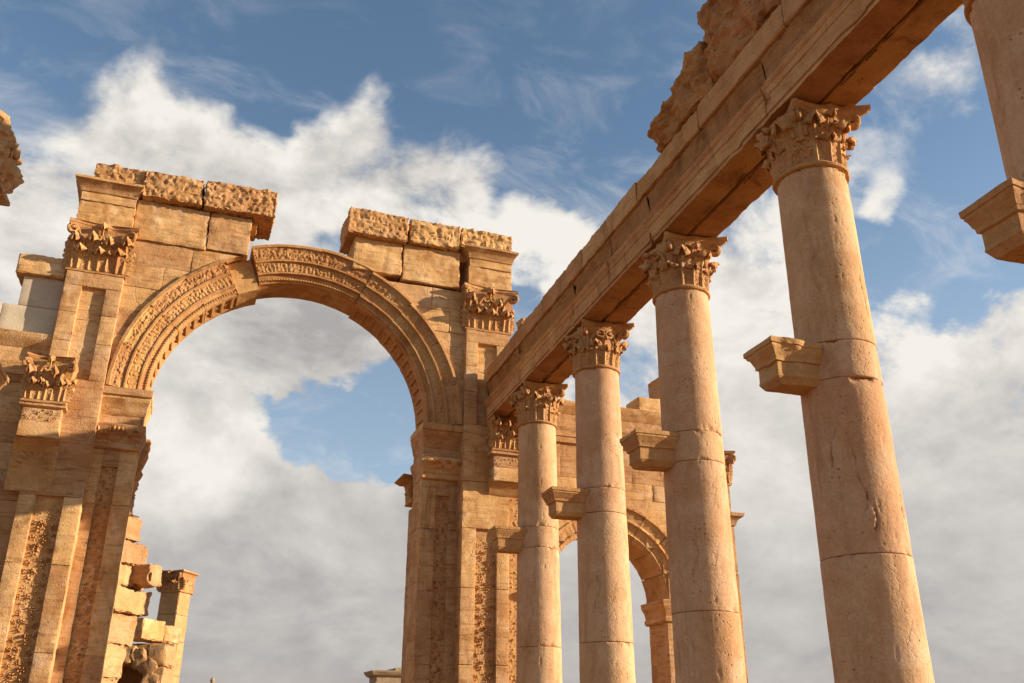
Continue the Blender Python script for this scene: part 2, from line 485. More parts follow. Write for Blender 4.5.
def add_leaf(mb, mapf, W_, H, lat0=0.0, z0=0.0, rng=random, **kw):
    hk = rng.uniform(0.55, 0.85) if rng.random() < 0.22 else rng.uniform(0.94, 1.06)
    F, B = leaf(W_*rng.uniform(0.90, 1.08), H*hk, **kw)
    for A in (F, B):
        A[..., 0] += lat0; A[..., 2] += z0
    m, n = F.shape[:2]
    V = np.concatenate([mapf(F.reshape(-1, 3)), mapf(B.reshape(-1, 3))])
    q = []
    idx = np.arange(m*n).reshape(m, n)
    for i in range(m-1):
        for j in range(n-1):
            a, b, c, d = idx[i, j], idx[i+1, j], idx[i+1, j+1], idx[i, j+1]
            q.append((a, b, c, d)); q.append((a+m*n, d+m*n, c+m*n, b+m*n))
    ring = list(idx[0, :]) + list(idx[1:, -1]) + list(idx[-1, -2::-1]) + list(idx[-2:0:-1, 0])
    for a, b in zip(ring, ring[1:]+ring[:1]):
        q.append((a, b, b+m*n, a+m*n))
    mb.add(V, q)
def tube(mb, pts, rad, ns=7):
    pts = np.asarray(pts, float); n = len(pts)
    rad = np.broadcast_to(np.asarray(rad, float), (n,))
    tg = np.gradient(pts, axis=0); tg /= np.linalg.norm(tg, axis=1)[:, None]
    up = np.array([0.3, 0.2, 1.0]); up /= np.linalg.norm(up)
    a = np.cross(tg, up); a /= np.maximum(np.linalg.norm(a, axis=1), 1e-6)[:, None]
    b = np.cross(tg, a)
    th = np.linspace(0, 2*PI, ns, endpoint=False)
    G = pts[:, None]+rad[:, None, None]*(np.cos(th)[None, :, None]*a[:, None]+np.sin(th)[None, :, None]*b[:, None])
    mb.grid(G, cv=True)
    for e in (0, n-1):
        mb.add(np.vstack([G[e], G[e].mean(0)[None]]), [(i, (i+1) % ns, ns) for i in range(ns)])
def scroll(r0, z0, r1, z1, sr, turns=1.25, n=26):
    """profile of a volute: stem from (r0,z0) up to (r1,z1), rolling down outside"""
    a = np.linspace(0, 1, 9)
    st = np.stack([r0+(r1-r0-0)*a**1.7, z0+(z1-z0)*a**0.75], 1)
    ph = np.linspace(0, 2*PI*turns, n)
    rr = sr*(1-0.78*ph/ph[-1])
    sp = np.stack([r1+rr*np.sin(ph)*1.0, z1-sr+rr*np.cos(ph)], 1)
    return np.concatenate([st[:-1], sp])

def lathe(mb, prof, n=64, wob=0.0, seed=0.0):
    th = np.linspace(0, 2*PI, n, endpoint=False)
    pr = np.array(prof, float)
    G = np.stack([pr[:, 0][:, None]*np.cos(th), pr[:, 0][:, None]*np.sin(th), np.repeat(pr[:, 1][:, None], n, 1)], -1)
    if wob:
        P = G.reshape(-1, 3)
        d = fbm(P*2.2+seed*6.7, 4)*wob
        rad = P.copy(); rad[:, 2] = 0; rad /= np.maximum(np.linalg.norm(rad, axis=1), 1e-6)[:, None]
        G = (P+rad*d[:, None]).reshape(G.shape)
    mb.grid(G, cv=True)
    for e in (0, len(pr)-1):
        if pr[e, 0] > 1e-4:
            mb.add(np.vstack([G[e], G[e].mean(0)[None]]), [(i, (i+1) % n, n) for i in range(n)])

def corinthian(parent, z0, Hc, Rn, seed, corners, mat=None, wear=0.008):
    """round Corinthian capital; corners = the four abacus corner reaches (1 = whole)"""
    mat = mat or M_CAP
    rg = random.Random(seed)
    mb = MB()
    lathe(mb, [(0.02, 0.0), (Rn*0.985, 0.0), (Rn+0.035, 0.012), (Rn+0.045, 0.035), (Rn+0.03, 0.058), (Rn*0.97, 0.066), (Rn*0.95, 0.2*Hc),
               (Rn*0.96, 0.45*Hc), (Rn*1.03, 0.70*Hc), (Rn*1.16, 0.86*Hc), (0.02, 0.87*Hc)], 56)
    def mapper(ang, rbase):
        def f(P):
            r = rbase(P[:, 2]) + P[:, 1]
            a = ang + P[:, 0]/np.maximum(Rn, 0.1)
            return np.stack([r*np.cos(a), r*np.sin(a), P[:, 2]], 1)
        return f
    rb = lambda z: Rn*0.95 + Rn*0.10*np.clip(z/Hc, 0, 1)**2
    for i in range(8):
        add_leaf(mb, mapper(i*PI/4, rb), 0.43*Rn, 0.40*Hc, z0=0.06, rng=rg, curl=0.11, lean=0.13)
    for i in range(8):
        add_leaf(mb, mapper(i*PI/4+PI/8, rb), 0.40*Rn, 0.66*Hc, z0=0.07, rng=rg, curl=0.11, lean=0.11, lobes=7)
    for i in range(4):     # leaves and helices under each face
        a = i*PI/2
        add_leaf(mb, mapper(a, rb), 0.20*Rn, 0.36*Hc, z0=0.45*Hc, rng=rg, curl=0.2, lean=0.2, lobes=3)
        for sg in (-1, 1):
            pr = scroll(0.0, 0.46*Hc, 0.30*Rn, 0.80*Hc, 0.085*Hc, 1.1, 16)
            pts = []
            for k2, (r_, zz) in enumerate(pr):
                aa = a+sg*(0.62-r_/Rn*1.3)
                pts.append(((Rn*1.12)*math.cos(aa), (Rn*1.12)*math.sin(aa), zz))
            tube(mb, pts, 0.022, 6)
    for i in range(4):     # corner volutes
        a = i*PI/2+PI/4
        kc = corners[i]
        if kc < 0.72: continue
        pr = scroll(Rn*1.0, 0.42*Hc, Rn*1.42*min(kc, 1), 0.87*Hc, 0.085*Hc, 1.3, 22)
        for sg in (-0.03, 0.03):
            pts = [(r_*math.cos(a)-sg*math.sin(a), r_*math.sin(a)+sg*math.cos(a), zz) for r_, zz in pr]
            tube(mb, pts, np.linspace(0.042, 0.026, len(pts)), 7)
    def worn(P):
        q = P+seed*3.3
        d = nvec(q*11.0, 2)*wear + nvec(q*2.6, 2)*wear*2.2
        P = P+d
        P[:, 2] += z0
        return P
    mb.warp(worn)
    cap = mb.build('capital', mat, parent)
    # abacus: concave sides, cut corners, moulded
    ab = MB()
    out = []
    for i in range(4):
        a0, a1 = i*PI/2+PI/4, (i+1)*PI/2+PI/4
        c0, c1 = 0.80*Rn/0.415*corners[i], 0.80*Rn/0.415*corners[(i+1) % 4]
        p0 = np.array([math.cos(a0), math.sin(a0)])*c0; p1 = np.array([math.cos(a1), math.sin(a1)])*c1
        tg = (p1-p0)/np.linalg.norm(p1-p0); nr = np.array([tg[1], -tg[0]])
        for u in np.linspace(0.05, 0.95, 17):
            p = p0*(1-u)+p1*u
            mid = 0.13*math.sin(PI*u)
            blob_ = 0.055*math.exp(-((u-0.5)/0.07)**2)
            out.append(p-nr*mid+nr*blob_)
    out = np.array(out)
    prof = [(0.74, 0.80), (0.80, 0.83), (0.90, 0.875), (0.955, 0.90), (0.96, 0.915), (1.0, 0.93), (1.0, 1.0), (0.96, 1.001)]
    G = np.array([[(x*k_, y*k_, zz*Hc) for x, y in out] for k_, zz in prof])
    P = G.reshape(-1, 3)
    P = P+nvec(P*7+seed*5.5, 3)*wear*1.1+nvec(P*2.1+seed, 2)*wear
    P[:, 2] = np.minimum(P[:, 2], Hc*1.0) + z0
    G = P.reshape(G.shape)
    ab.grid(G, cv=True)
    n = len(out)
    for e in (0, len(prof)-1):
        ab.add(np.vstack([G[e], G[e].mean(0)[None]]), [(i, (i+1) % n, n) for i in range(n)])
    ab.build('abacus', mat, cap)
    return cap

def flat_capital(parent, x0, x1, yf, z0, z1, seed, depth=0.25, n1=4, mat=None, abk=(1, 1), wear=0.010, name='capital', abh=0.12):
    """pilaster capital carved on a flat face that looks towards -y"""
    mat = mat or M_CARVE
    rg = random.Random(seed)
    w = x1-x0; H = z1-z0; xc = (x0+x1)/2
    mb = MB()
    boxloop(mb, x0, x1, yf, yf+depth, [(-0.0, z0), (0.03, z0+0.01), (0.035, z0+0.05), (0.0, z0+0.07), (0.01, z0+0.5*H), (0.06, z0+0.8*H), (0.10, z1-abh*H)], res=0.14, amp=0.01, seed=seed)
    def mp(P):
        return np.stack([xc+P[:, 0], yf-P[:, 1]-0.05*np.clip(P[:, 2]/H, 0, 1)**2, z0+P[:, 2]], 1)
    for i in range(n1):
        add_leaf(mb, mp, w/n1*0.56, 0.42*H, lat0=(i+0.5-n1/2)*w/n1, z0=0.07, rng=rg, curl=0.19, lean=0.20)
    for i in range(n1+1):
        add_leaf(mb, mp, w/n1*0.50, 0.66*H, lat0=(i-n1/2)*w/n1*0.90, z0=0.08, rng=rg, curl=0.15, lean=0.14, lobes=7)
    for sg in (-1, 1):     # side faces
        for j, fr in enumerate((0.35, 0.8)):
            def ms(P, sg=sg, fr=fr):
                return np.stack([(x1 if sg > 0 else x0)+sg*(0.55*P[:, 1]+0.02*np.clip(P[:, 2]/H, 0, 1)), yf+depth*fr+P[:, 0], z0+P[:, 2]], 1)
            add_leaf(mb, ms, depth*0.3, (0.40 if j else 0.6)*H, z0=0.07, rng=rg)
    for sg in (-1, 1):     # corner volutes and inner helices
        pr = scroll(0.0, 0.48*H, 0.36*w*0.55, 0.86*H, 0.10*H, 1.25, 20)
        for dlt in (0.0, 0.06):
            tube(mb, [(xc+sg*(w*0.30+a_), yf-0.06-0.5*a_-dlt, z0+zz) for a_, zz in pr], 0.035, 6)
        pr = scroll(0.0, 0.48*H, 0.16*w, 0.80*H, 0.075*H, 1.1, 16)
        tube(mb, [(xc+sg*(w*0.24-a_), yf-0.08, z0+zz) for a_, zz in pr], 0.03, 6)
    add_leaf(mb, mp, w*0.10, 0.42*H, z0=0.52*H, rng=rg, curl=0.2, lean=0.2, lobes=3)
    # abacus with a fleuron
    zb = z1-abh*H
    n = 22
    outl = []
    for i in range(n+1):
        u = i/n
        fx = 1.0 - 0.0
        y = yf-0.20+0.13*math.sin(PI*u)-0.10*math.exp(-((u-0.5)/0.06)**2)
        x = x0-0.13*abk[0]+(w+0.13*(abk[0]+abk[1]))*u
        outl.append((x, y))
    outl.append((x1+0.13*abk[1], yf+depth)); outl.append((x0-0.13*abk[0], yf+depth))
    outl = np.array(outl)
    cen = np.array([xc, yf+depth])
    G = np.array([[(cen[0]+(x-cen[0])*k_, cen[1]+(y-cen[1])*k_, zz) for x, y in outl] for k_, zz in
                  [(0.84, zb-0.04*H), (0.88, zb), (0.96, zb+0.3*abh*H), (0.97, zb+0.45*abh*H), (1.0, zb+0.5*abh*H), (1.0, z1)]])
    mb.grid(G, cv=True)
    m_ = len(outl)
    for e in (0, 5):
        mb.add(np.vstack([G[e], G[e].mean(0)[None]]), [(i, (i+1) % m_, m_) for i in range(m_)])
    mb.warp(lambda P: P+nvec(P*10.0+seed*3.3, 2)*wear+nvec(P*2.4+seed, 2)*wear*2)
    return mb.build(name, mat, parent)

def scroll_h(x, z, w, seed, per=None):
    """height 0..1 of a deeply drilled vine relief on a strip of half-width w"""
    per = per or 0.92*w
    P2 = np.stack([x.ravel(), z.ravel(), np.full(x.size, seed*1.7)], 1)
    wx = fbm(P2*7+3, 3).reshape(x.shape)*0.16*w; wz = fbm(P2*7+9, 3).reshape(x.shape)*0.16*w
    x = x+wx; z = z+wz
    h = np.zeros_like(x)
    k0, k1 = int(np.floor(z.min()/per))-1, int(np.ceil(z.max()/per))+1
    rg = np.random.RandomState(seed)
    for k_ in range(k0, k1+1):
        sg = 1 if k_ % 2 else -1
        for (ox, oz, sz, npet) in ((0.35*sg, 0, 0.42, rg.randint(5, 8)), (-0.60*sg, 0.25, 0.34, 5), (0.72*sg, 0.48, 0.27, 4), (-0.28*sg, -0.45, 0.32, 5), (0.05*sg, 0.5, 0.22, 4)):
            dx, dz_ = x-ox*w-rg.uniform(-.06, .06)*w, z-(k_+oz)*per-rg.uniform(-.08, .08)*per
            r = np.hypot(dx, dz_)/(sz*w); th = np.arctan2(dz_, dx)
            pet = 0.60+0.40*np.cos(npet*th+rg.uniform(0, 6)+2.2*r)
            fl = np.clip(1.15-r/np.maximum(pet, 0.15), 0, 1)**0.5*(0.6+0.4*np.cos(r*10+1))
            h = np.maximum(h, np.maximum(fl*rg.uniform(0.6, 1.0), np.exp(-(r/0.17)**2)*0.9))
    n = fbm(P2*22, 3).reshape(x.shape)
    wear = np.clip(0.85+0.9*fbm(P2*2.2+40, 2).reshape(x.shape), 0.3, 1.1)
    h = np.clip((h-0.30)*2.6, 0, 1)*(0.55+0.45*h)
    return np.clip(h*wear*(0.8+0.9*n)+0.25*np.clip(n, 0, 1), 0, 1.15)

def relief(mb, x0, x1, z0, z1, y, amp, hfun, res=0.016):
    nx, nz = max(6, int((x1-x0)/res)), max(6, int((z1-z0)/res))
    X, Z = np.meshgrid(np.linspace(x0, x1, nx), np.linspace(z0, z1, nz), indexing='ij')
    h = hfun(X-(x0+x1)/2, Z)
    h[0, :] = h[-1, :] = 0; h[:, 0] = h[:, -1] = 0
    mb.grid(np.stack([X, y-amp*h, Z], -1))
    return mb

# ------------------------------------------------------------------ tagging
def tag(o, label, cat, group=None):
    o['label'] = label; o['category'] = cat
    if group: o['group'] = group
    o['kind'] = 'thing'
    return o
def thing(name, loc, label, cat, group=None, rz=0.0):
    o = bpy.data.objects.new(name, None)
    COL.objects.link(o)
    o.empty_display_size = 0.3
    o.location = loc; o.rotation_euler = (0, 0, rz)
    return tag(o, label, cat, group)

# ------------------------------------------------------------------ ground
gm = MB()
rad = np.concatenate([[0.5], np.geomspace(3, 9000, 26)])
ang = np.linspace(0, 2*PI, 72, endpoint=False)
Gg = np.stack([rad[:, None]*np.cos(ang), rad[:, None]*np.sin(ang), np.zeros((len(rad), len(ang)))], -1)
gm.grid(Gg, cv=True)
gm.add(np.vstack([Gg[0], [[0, 0, 0]]]), [(i, (i+1) % 72, 72) for i in range(72)])
ground = gm.build('ground', M_SAND)
ground['kind'] = 'structure'

# ================================================================== THE MONUMENTAL ARCH
ALPHA = 0.04546
arch = thing('triumphal_arch', (1.3167, 21.1847, 0),
             'great carved sandstone arch with ruined top spanning the street', 'arch', rz=ALPHA)
UC = 0.03                       # centre of the great opening
def mir(a, b, side):            # left side is measured; mirror for the right
    return (a, b) if side < 0 else (2*UC-b, 2*UC-a)

def courses(mb, x0, x1, y0, y1, zs, seed, bl=(0.9, 1.6), amp=0.007, r=0.008, jit=0.008, ends=None, gap=0.0012, rough=None, warp=None):
    rg = random.Random(seed)
    for k_, (za, zb) in enumerate(zip(zs[:-1], zs[1:])):
        xa, xb = (x0, x1) if ends is None else ends(za, zb, x0, x1)
        if xb-xa < 0.12: continue
        cuts = [xa]; x = xa
        while True:
            x += rg.uniform(*bl)
            if x > xb-0.45: break
            cuts.append(x)
        cuts.append(xb)
        for a, b in zip(cuts[:-1], cuts[1:]):
            dy = rg.uniform(-jit, jit)
            rblock(mb, a+gap, b-gap, y0+dy, y1, za+gap, zb-gap, r=r, amp=amp, seed=rg.uniform(0, 99), chip=0.04, res=0.12, bed=0.010, rough=rough, warp=warp)
    return mb

ZC = 8.74; RI = 3.27; RO = 4.17
def hug(Q):      # stones next to the arch are cut to its curve
    Q = Q.copy()
    dx = Q[:, 0]-UC; dz_ = Q[:, 2]-ZC
    r_ = np.maximum(np.hypot(dx, dz_), 1e-4)
    k_ = np.where((r_ < RO-0.10) & (dz_ > -0.2), (RO-0.10)/r_, 1.0)
    Q[:, 0] = UC+dx*k_; Q[:, 2] = ZC+dz_*k_
    return Q
for side in (-1, 1):
    # ---- the wall above the springing, built in courses up against the arch ring
    def ends(za, zb, x0, x1, side=side):
        dzv = max(0.0, za-ZC)
        xin = math.sqrt(max(3.42**2-dzv**2, 0.0)) if dzv < 3.42 else 0.3
        xin = max(xin, 1.2)
        return (x0, UC-xin) if side < 0 else (UC+xin, x1)
    a, b = mir(-4.60, -0.3, side)
    mb = MB()
    courses(mb, a, b, 0.15, 1.30, [8.70, 9.35, 9.98, 10.62, 11.22, 11.82, 12.44], 31+side, bl=(1.1, 1.9), ends=ends, warp=hug)
    mb.build('spandrel_wall', M_ARCH, arch)

    # ---- inner pier (carries the arch): stiles, carved strip, core
    mb = MB()
    a, b = mir(-4.30, -3.24, side)
    courses(mb, a, b, 0.52, 1.34, [0.0, 0.9, 2.2, 3.6, 4.9, 6.2, 7.36], 41+side, bl=(3, 4))
    a, b = mir(-4.16, -3.93, side); courses(mb, a, b, 0.45, 0.60, [0.0, 0.9, 3.05, 4.7, 6.15, 7.36], 43+side, bl=(3, 4), r=0.01)
    a, b = mir(-3.60, -3.237, side); courses(mb, a, b, 0.45, 0.62, [0.0, 0.9, 3.05, 4.7, 6.15, 7.36], 45+side, bl=(3, 4), r=0.012)
    a, b = mir(-3.94, -3.59, side); courses(mb, a, b, 0.453, 0.60, [0.0, 0.85], 47+side); courses(mb, a, b, 0.453, 0.6, [6.98, 7.36], 48)
    pier = mb.build('pier', M_ARCH, arch)
    mb = MB()
    a, b = mir(-3.95, -3.58, side)
    relief(mb, a, b, 0.80, 7.02, 0.517, 0.066, lambda X, Z: scroll_h(X, Z, 0.17, 3+side))
    mb.build('carved_panel', M_CARVE, pier)

    # ---- impost of the arch
    mb = MB()
    a, b = mir(-4.16, -3.24, side)
    kin, kout = 0.42, 0.02
    boxloop(mb, a, b, 0.40, 1.34, [(0, 7.36), (0.05, 7.38), (0.05, 7.48), (0.03, 7.5), (0.10, 7.62), (0.22, 7.78), (0.24, 7.86), (0.20, 7.90), (0.05, 7.93), (0.05, 8.12), (0.10, 8.16),
            (0.16, 8.32), (0.27, 8.46), (0.27, 8.52), (0.32, 8.54), (0.32, 8.70), (0.0, 8.73)], kl=kout if side < 0 else kin, kr=kin if side < 0 else kout, kf=1, kb=0, res=0.07, amp=0.008, seed=3+side, chip=0.02)
    imp = mb.build('impost', M_ARCH, arch)
    mb = MB()
    rg = random.Random(8+side)
    for i in range(11):
        xx = a+0.05+(b-a-0.1)*i/10
        add_leaf(mb, lambda P, xx=xx: np.stack([xx+P[:, 0], 0.38-P[:, 1]*1.0, 7.5+P[:, 2]], 1), 0.05, 0.32, rng=rg, ns=9, nt=7, curl=0.2, lean=0.4)
    mb.build('leaf_band', M_CARVE, imp)

    # ---- tall pilaster
    mb = MB()
    a, b = mir(-5.35, -4.14, side)
    courses(mb, a, b, 0.11, 1.30, [0.0, 1.3, 2.6, 3.9, 5.2, 6.35, 7.6, 9.0, 10.2, 11.33], 51+side, bl=(4, 5))
    for (ua, ub) in ((-5.35, -5.03), (-4.50, -4.14)):
        a, b = mir(ua, ub, side)
        courses(mb, a, b, 0.0, 0.16, [0.0, 1.0, 3.05, 4.75, 6.15], 53+side, bl=(3, 4), r=0.012)
    for (ua, ub) in ((-5.35, -4.975), (-4.47, -4.14)):
        a, b = mir(ua, ub, side)
        courses(mb, a, b, 0.0, 0.16, [8.75, 9.62, 10.32, 10.98], 57+side, bl=(3, 4), r=0.012)
    a, b = mir(-5.35, -4.14, side)
    courses(mb, a, b, 0.0, 0.14, [6.15, 7.30, 8.75], 58+side, bl=(4, 5), r=0.012)
    courses(mb, a, b, 0.0, 0.14, [10.98, 11.33], 59+side, bl=(4, 5), r=0.012)
    a, b = mir(-5.04, -4.49, side); courses(mb, a, b, 0.003, 0.14, [0.0, 0.9], 60)
    pil = mb.build('tall_pilaster', M_ARCH, arch)
    mb = MB()
    a, b = mir(-5.06, -4.47, side)
    relief(mb, a, b, 0.85, 6.2, 0.106, 0.105, lambda X, Z: scroll_h(X, Z, 0.27, 13+side)*np.clip((6.0-Z)/0.5+0.15, 0.1, 1))
    mb.build('carved_panel', M_CARVE, pil)
    a, b = mir(-5.36, -4.13, side)
    flat_capital(pil, a, b, 0.02, 11.33, 12.58, 61+side, depth=0.5, n1=3, abk=(1.0, 1.2))

    # ---- bracket capital in front of the pilaster, its block and the shell niche below
    a, b = mir(-5.62, -4.80, side)
    br = flat_capital(arch, a, b, -0.34, 8.02, 9.05, 71+side, depth=0.40, n1=3, abk=(0.5, 0.5), name='bracket_capital', abh=0.10)
    mb = MB()
    rblock(mb, a+0.015, b-0.015, -0.315, 0.06, 7.28, 7.62, r=0.02, res=0.1, seed=side+5)
    rblock(mb, a+0.03, b-0.03, -0.27, 0.06, 7.60, 7.97, r=0.015, res=0.1, seed=side+6)
    boxloop(mb, a+0.03, b-0.03, -0.27, 0.06, [(0, 7.94), (0.07, 7.96), (0.07, 8.03), (0, 8.035)], amp=0.006)
    bb = mb.build('bracket_block', M_ARCH, br)
    mb = MB()
    relief(mb, a+0.06, b-0.06, 7.63, 7.93, -0.265, 0.045, lambda X, Z: scroll_h(Z-7.78, X, 0.15, 23+side))
    mb.build('carved_frieze', M_CARVE, br)
    mb = MB()
    def shell(X, Z):
        zz = Z-6.72; r = np.hypot(X, zz); th = np.arctan2(zz, X)
        h = np.clip(1-np.abs(r-0.30)/0.16, 0, 1)*(0.55+0.45*np.cos(th*16))
        h = np.maximum(h, np.clip(1-np.abs(r-0.49)/0.05, 0, 1)*0.9)
        h = np.where(zz < -0.05, h*0.2, h)
        n = fbm(np.stack([X.ravel()*6, Z.ravel()*6, np.full(X.size, side*2.2)], 1), 3).reshape(X.shape)
        return np.clip(h+0.4*n, 0, 1.3)
    boxloop(mb, a, b, -0.02, 0.06, [(-0.02, 6.98), (0.05, 7.04), (0.10, 7.16), (0.25, 7.27), (0.0, 7.285)], kl=0.1, kr=0.1, amp=0.015, seed=9+side)
    if side < 0: relief(mb, a-0.03, b+0.03, 6.2, 7.1, -0.012, 0.075, shell, res=0.018)
    mb.build('shell_niche' if side < 0 else 'bracket_foot', M_CARVE, br)

    # ---- entablature breaking forward over the tall pilaster
    mb = MB()
    a, b = mir(-5.40, -4.16, side)
    rblock(mb, a, b, 0.0, 1.2, 12.58, 13.22, r=0.015, seed=81+side, amp=0.006, res=0.05, bed=0.026, rough=0.015)
    boxloop(mb, a+0.02, b-0.02, -0.02, 1.2, [(0.0, 13.2), (0.0, 13.42), (0.03, 13.43), (0.05, 13.49), (0.12, 13.58), (0.20, 13.63), (0.235, 13.655), (0.235, 13.715), (0.0, 13.72)], kl=0.75, kr=0.6, kf=1, kb=0, res=0.07, amp=0.01, seed=5+side, chip=0.03)
    mb.build('entablature_block', M_ARCH, arch)
    # plain entablature blocks between pilaster and opening
    for (ua, ub, za, zb) in (((-4.16, -2.475, 12.43, 13.50), (-2.455, -1.46, 12.47, 13.50)) if side < 0 else
                             ((2.44, 4.00, 12.50, 13.56), (1.13, 2.415, 12.60, 13.56))):
        mb = MB()
        rblock(mb, ua, ub, 0.08, 1.2, za, zb, r=0.02, amp=0.012, seed=ua*3, res=0.05, bed=0.028, rough=0.012, chip=0.05)
        mb.build('entablature_block', M_ARCH, arch)
    mb = MB()
    a, b = mir(-5.0, -1.3, side)
    rblock(mb, a, b, 0.25, 1.1, 13.40, 14.12, r=0.05, amp=0.02, res=0.1, seed=side+9)
    mb.build('cornice_backing', M_ROUGH, arch)
    # rough uncut cornice stones on top
    for (ua, ub, za, zb, yf, rl) in (((-5.22, -4.06, 13.66, 14.27, -0.06, 0.06), (-4.10, -2.70, 13.50, 14.24, -0.16, 0.07), (-2.68, -0.92, 13.50, 14.28, -0.18, 0.075)) if side < 0 else
                                     ((0.90, 2.50, 13.50, 14.26, -0.16, 0.06), (2.53, 3.94, 13.56, 14.26, -0.14, 0.06), (3.97, 5.44, 13.70, 14.30, -0.10, 0.07))):
        mb = MB()
        rblock(mb, ua, ub, yf, 1.15, za, zb, r=0.045, amp=0.02, res=0.036, rough=rl*0.72, bed=0.03, seed=ua*2.3, chip=0.08)
        if side < 0 and ub > -1: pass
        mb.build('cornice_block', M_ROUGH, arch)

# ---- the arch ring, one voussoir at a time
def ring_profile(ro):
    k_ = ro-RO
    P = [(RO+k_, 0.34, 0), (RO+k_, 0.08, 0), (RO-0.07+k_, 0.075, 0), (RO-0.085+k_, 0.13, 0)]
    for i in range(15): P.append((RO-0.09-0.29*i/14+k_*(1-i/14), 0.135+0.075*i/14, 1 if 0 < i < 14 else 0))
    P += [(3.785, 0.165, 0), (3.745, 0.17, 0), (3.735, 0.245, 0)]
    for i in range(13): P.append((3.73-0.23*i/12, 0.25+0.06*i/12, 2 if 0 < i < 12 else 0))
    P += [(3.495, 0.27, 0), (3.455, 0.275, 0), (3.445, 0.37, 0), (3.35, 0.40, 0), (3.345, 0.375, 3), (3.315, 0.375, 3), (3.31, 0.43, 0), (RI, 0.46, 0)]
    for i in range(12): P.append((RI, 0.54+0.76*i/11, 4 if 0 < i < 11 else 0))
    P += [(RI, 1.36, 0), (3.6, 1.36, 0), (3.95, 1.36, 0), (RO+k_-0.02, 1.35, 0)]
    return np.array(P)
def plain_profile(ro):
    P = [(ro-0.06, 0.42)] + [(ro-0.06-(ro-0.06-RI+0.01)*i/6, 0.42) for i in range(1, 7)] + [(RI-0.01, 0.46+0.9*i/6) for i in range(0, 7)] + [(3.6, 1.36), (ro-0.06, 1.36)]
    return np.array([(r_, y, 0) for r_, y in P])
def voussoir(a0, a1, prof, seed, dz=0.0, ragged=0.0, gap=0.25):
    a0, a1 = R(a0+gap), R(a1-gap)
    nA = max(6, int((a1-a0)*3.7/0.018))
    An = np.linspace(a0, a1, nA)
    r_ = prof[:, 0][None, :]+0*An[:, None]; y = prof[:, 1][None, :]+0*An[:, None]
    band = prof[:, 2].astype(int)
    s = An[:, None]*3.7
    # carved ornament in the mouldings
    n = fbm(np.stack([np.repeat(s, len(prof), 1).ravel()*11, r_.ravel()*13, y.ravel()*9+seed], 1), 3).reshape(r_.shape)
    n2 = fbm(np.stack([np.repeat(s, len(prof), 1).ravel()*26, r_.ravel()*30, y.ravel()*9+seed], 1), 2).reshape(r_.shape)
    lf1 = 0.45*np.abs(np.sin(PI*s/0.14+6*(r_-3.9)))**0.6*(0.5+0.6*np.cos(42*(r_-3.93)))+0.9*n2
    lf2 = 0.5*np.abs(np.sin(PI*s/0.10-5*(r_-3.6)))**0.6+0.8*n2
    bead = np.abs(np.sin(PI*s/0.075))
    ph = (s/0.30) % 1.0
    cof = ((np.abs(ph-0.5) < 0.34) & (np.abs(y-0.92) < 0.30)).astype(float)
    ros = np.clip(1-np.hypot((ph-0.5)*0.30, y-0.92)/0.1, 0, 1)
    y = y - np.where(band == 1, 0.036*np.clip(lf1+1.0*n, -0.5, 1.2), 0) - np.where(band == 2, 0.032*np.clip(lf2+1.0*n, -0.5, 1.2), 0) - np.where(band == 3, 0.02*bead, 0)
    r_ = r_ + np.where(band == 4, 0.05*cof-0.035*ros, 0)
    if ragged:
        y = y + ragged*np.clip(fbm(np.stack([np.repeat(s, len(prof), 1).ravel()*2.5, r_.ravel()*2.5, np.full(r_.size, seed)], 1), 3), 0, 1).reshape(r_.shape)
    G = np.stack([UC+r_*np.cos(An)[:, None], y, ZC+dz+r_*np.sin(An)[:, None]], -1)
    P = G.reshape(-1, 3)
    P = P+nvec(P*4+seed, 3)*0.010
    G = P.reshape(G.shape)
    mb = MB(); mb.grid(G, cv=True)
    m_ = len(prof)
    for e in (0, nA-1):   # end faces, as a strip between the front and the back of the profile
        c = G[e].mean(0)
        mb.add(np.vstack([G[e], c[None]]), [(i, (i+1) % m_, m_) for i in range(m_)])
    return mb.build('voussoir', M_CARVE, arch, sharp=45)
for i, (a0, a1, dzv, ro) in enumerate([(0, 15, 0.0, RO-0.03), (15, 32, 0.0, RO-0.03), (32, 49, 0.0, RO-0.03), (49, 66.5, 0.02, RO), (66.5, 86, 0.085, RO+0.02), (86, 109.8, 0.085, RO),
                                       (119.2, 134, -0.06, RO-0.05), (134, 149, -0.05, RO-0.03), (149, 165, -0.03, RO-0.02), (165, 180, 0.0, RO-0.02)]):
    voussoir(a0, a1, ring_profile(ro), 3.1*i+1, dz=dzv, ragged=0.05 if i == 6 else 0.0, gap=-0.06)
An = np.linspace(0, PI, 90)
cr = np.array([(RO-0.16, 0.5), (3.42, 0.52), (3.36, 0.62), (3.36, 1.25), (3.5, 1.3), (RO-0.16, 1.3)])
core = MB()
core.grid(np.stack([UC+cr[:, 0][None]*np.cos(An)[:, None], np.repeat(cr[:, 1][None], 90, 0), ZC-0.05+cr[:, 0][None]*np.sin(An)[:, None]], -1), cv=True)
core.build('arch_core', M_ARCH, arch)
voussoir(109.7, 119.3, plain_profile(RO-0.02), 77, dz=-0.05)

mb = MB()
courses(mb, 5.36, 5.80, 0.20, 0.5, [0, 0.9, 3.0, 5.0, 7.1], 77, bl=(3, 4))
relief(mb, 5.46, 5.74, 0.9, 7.0, 0.19, 0.05, lambda X, Z: scroll_h(X, Z, 0.13, 9), res=0.02)
mb.build('carved_strip', M_CARVE, arch)
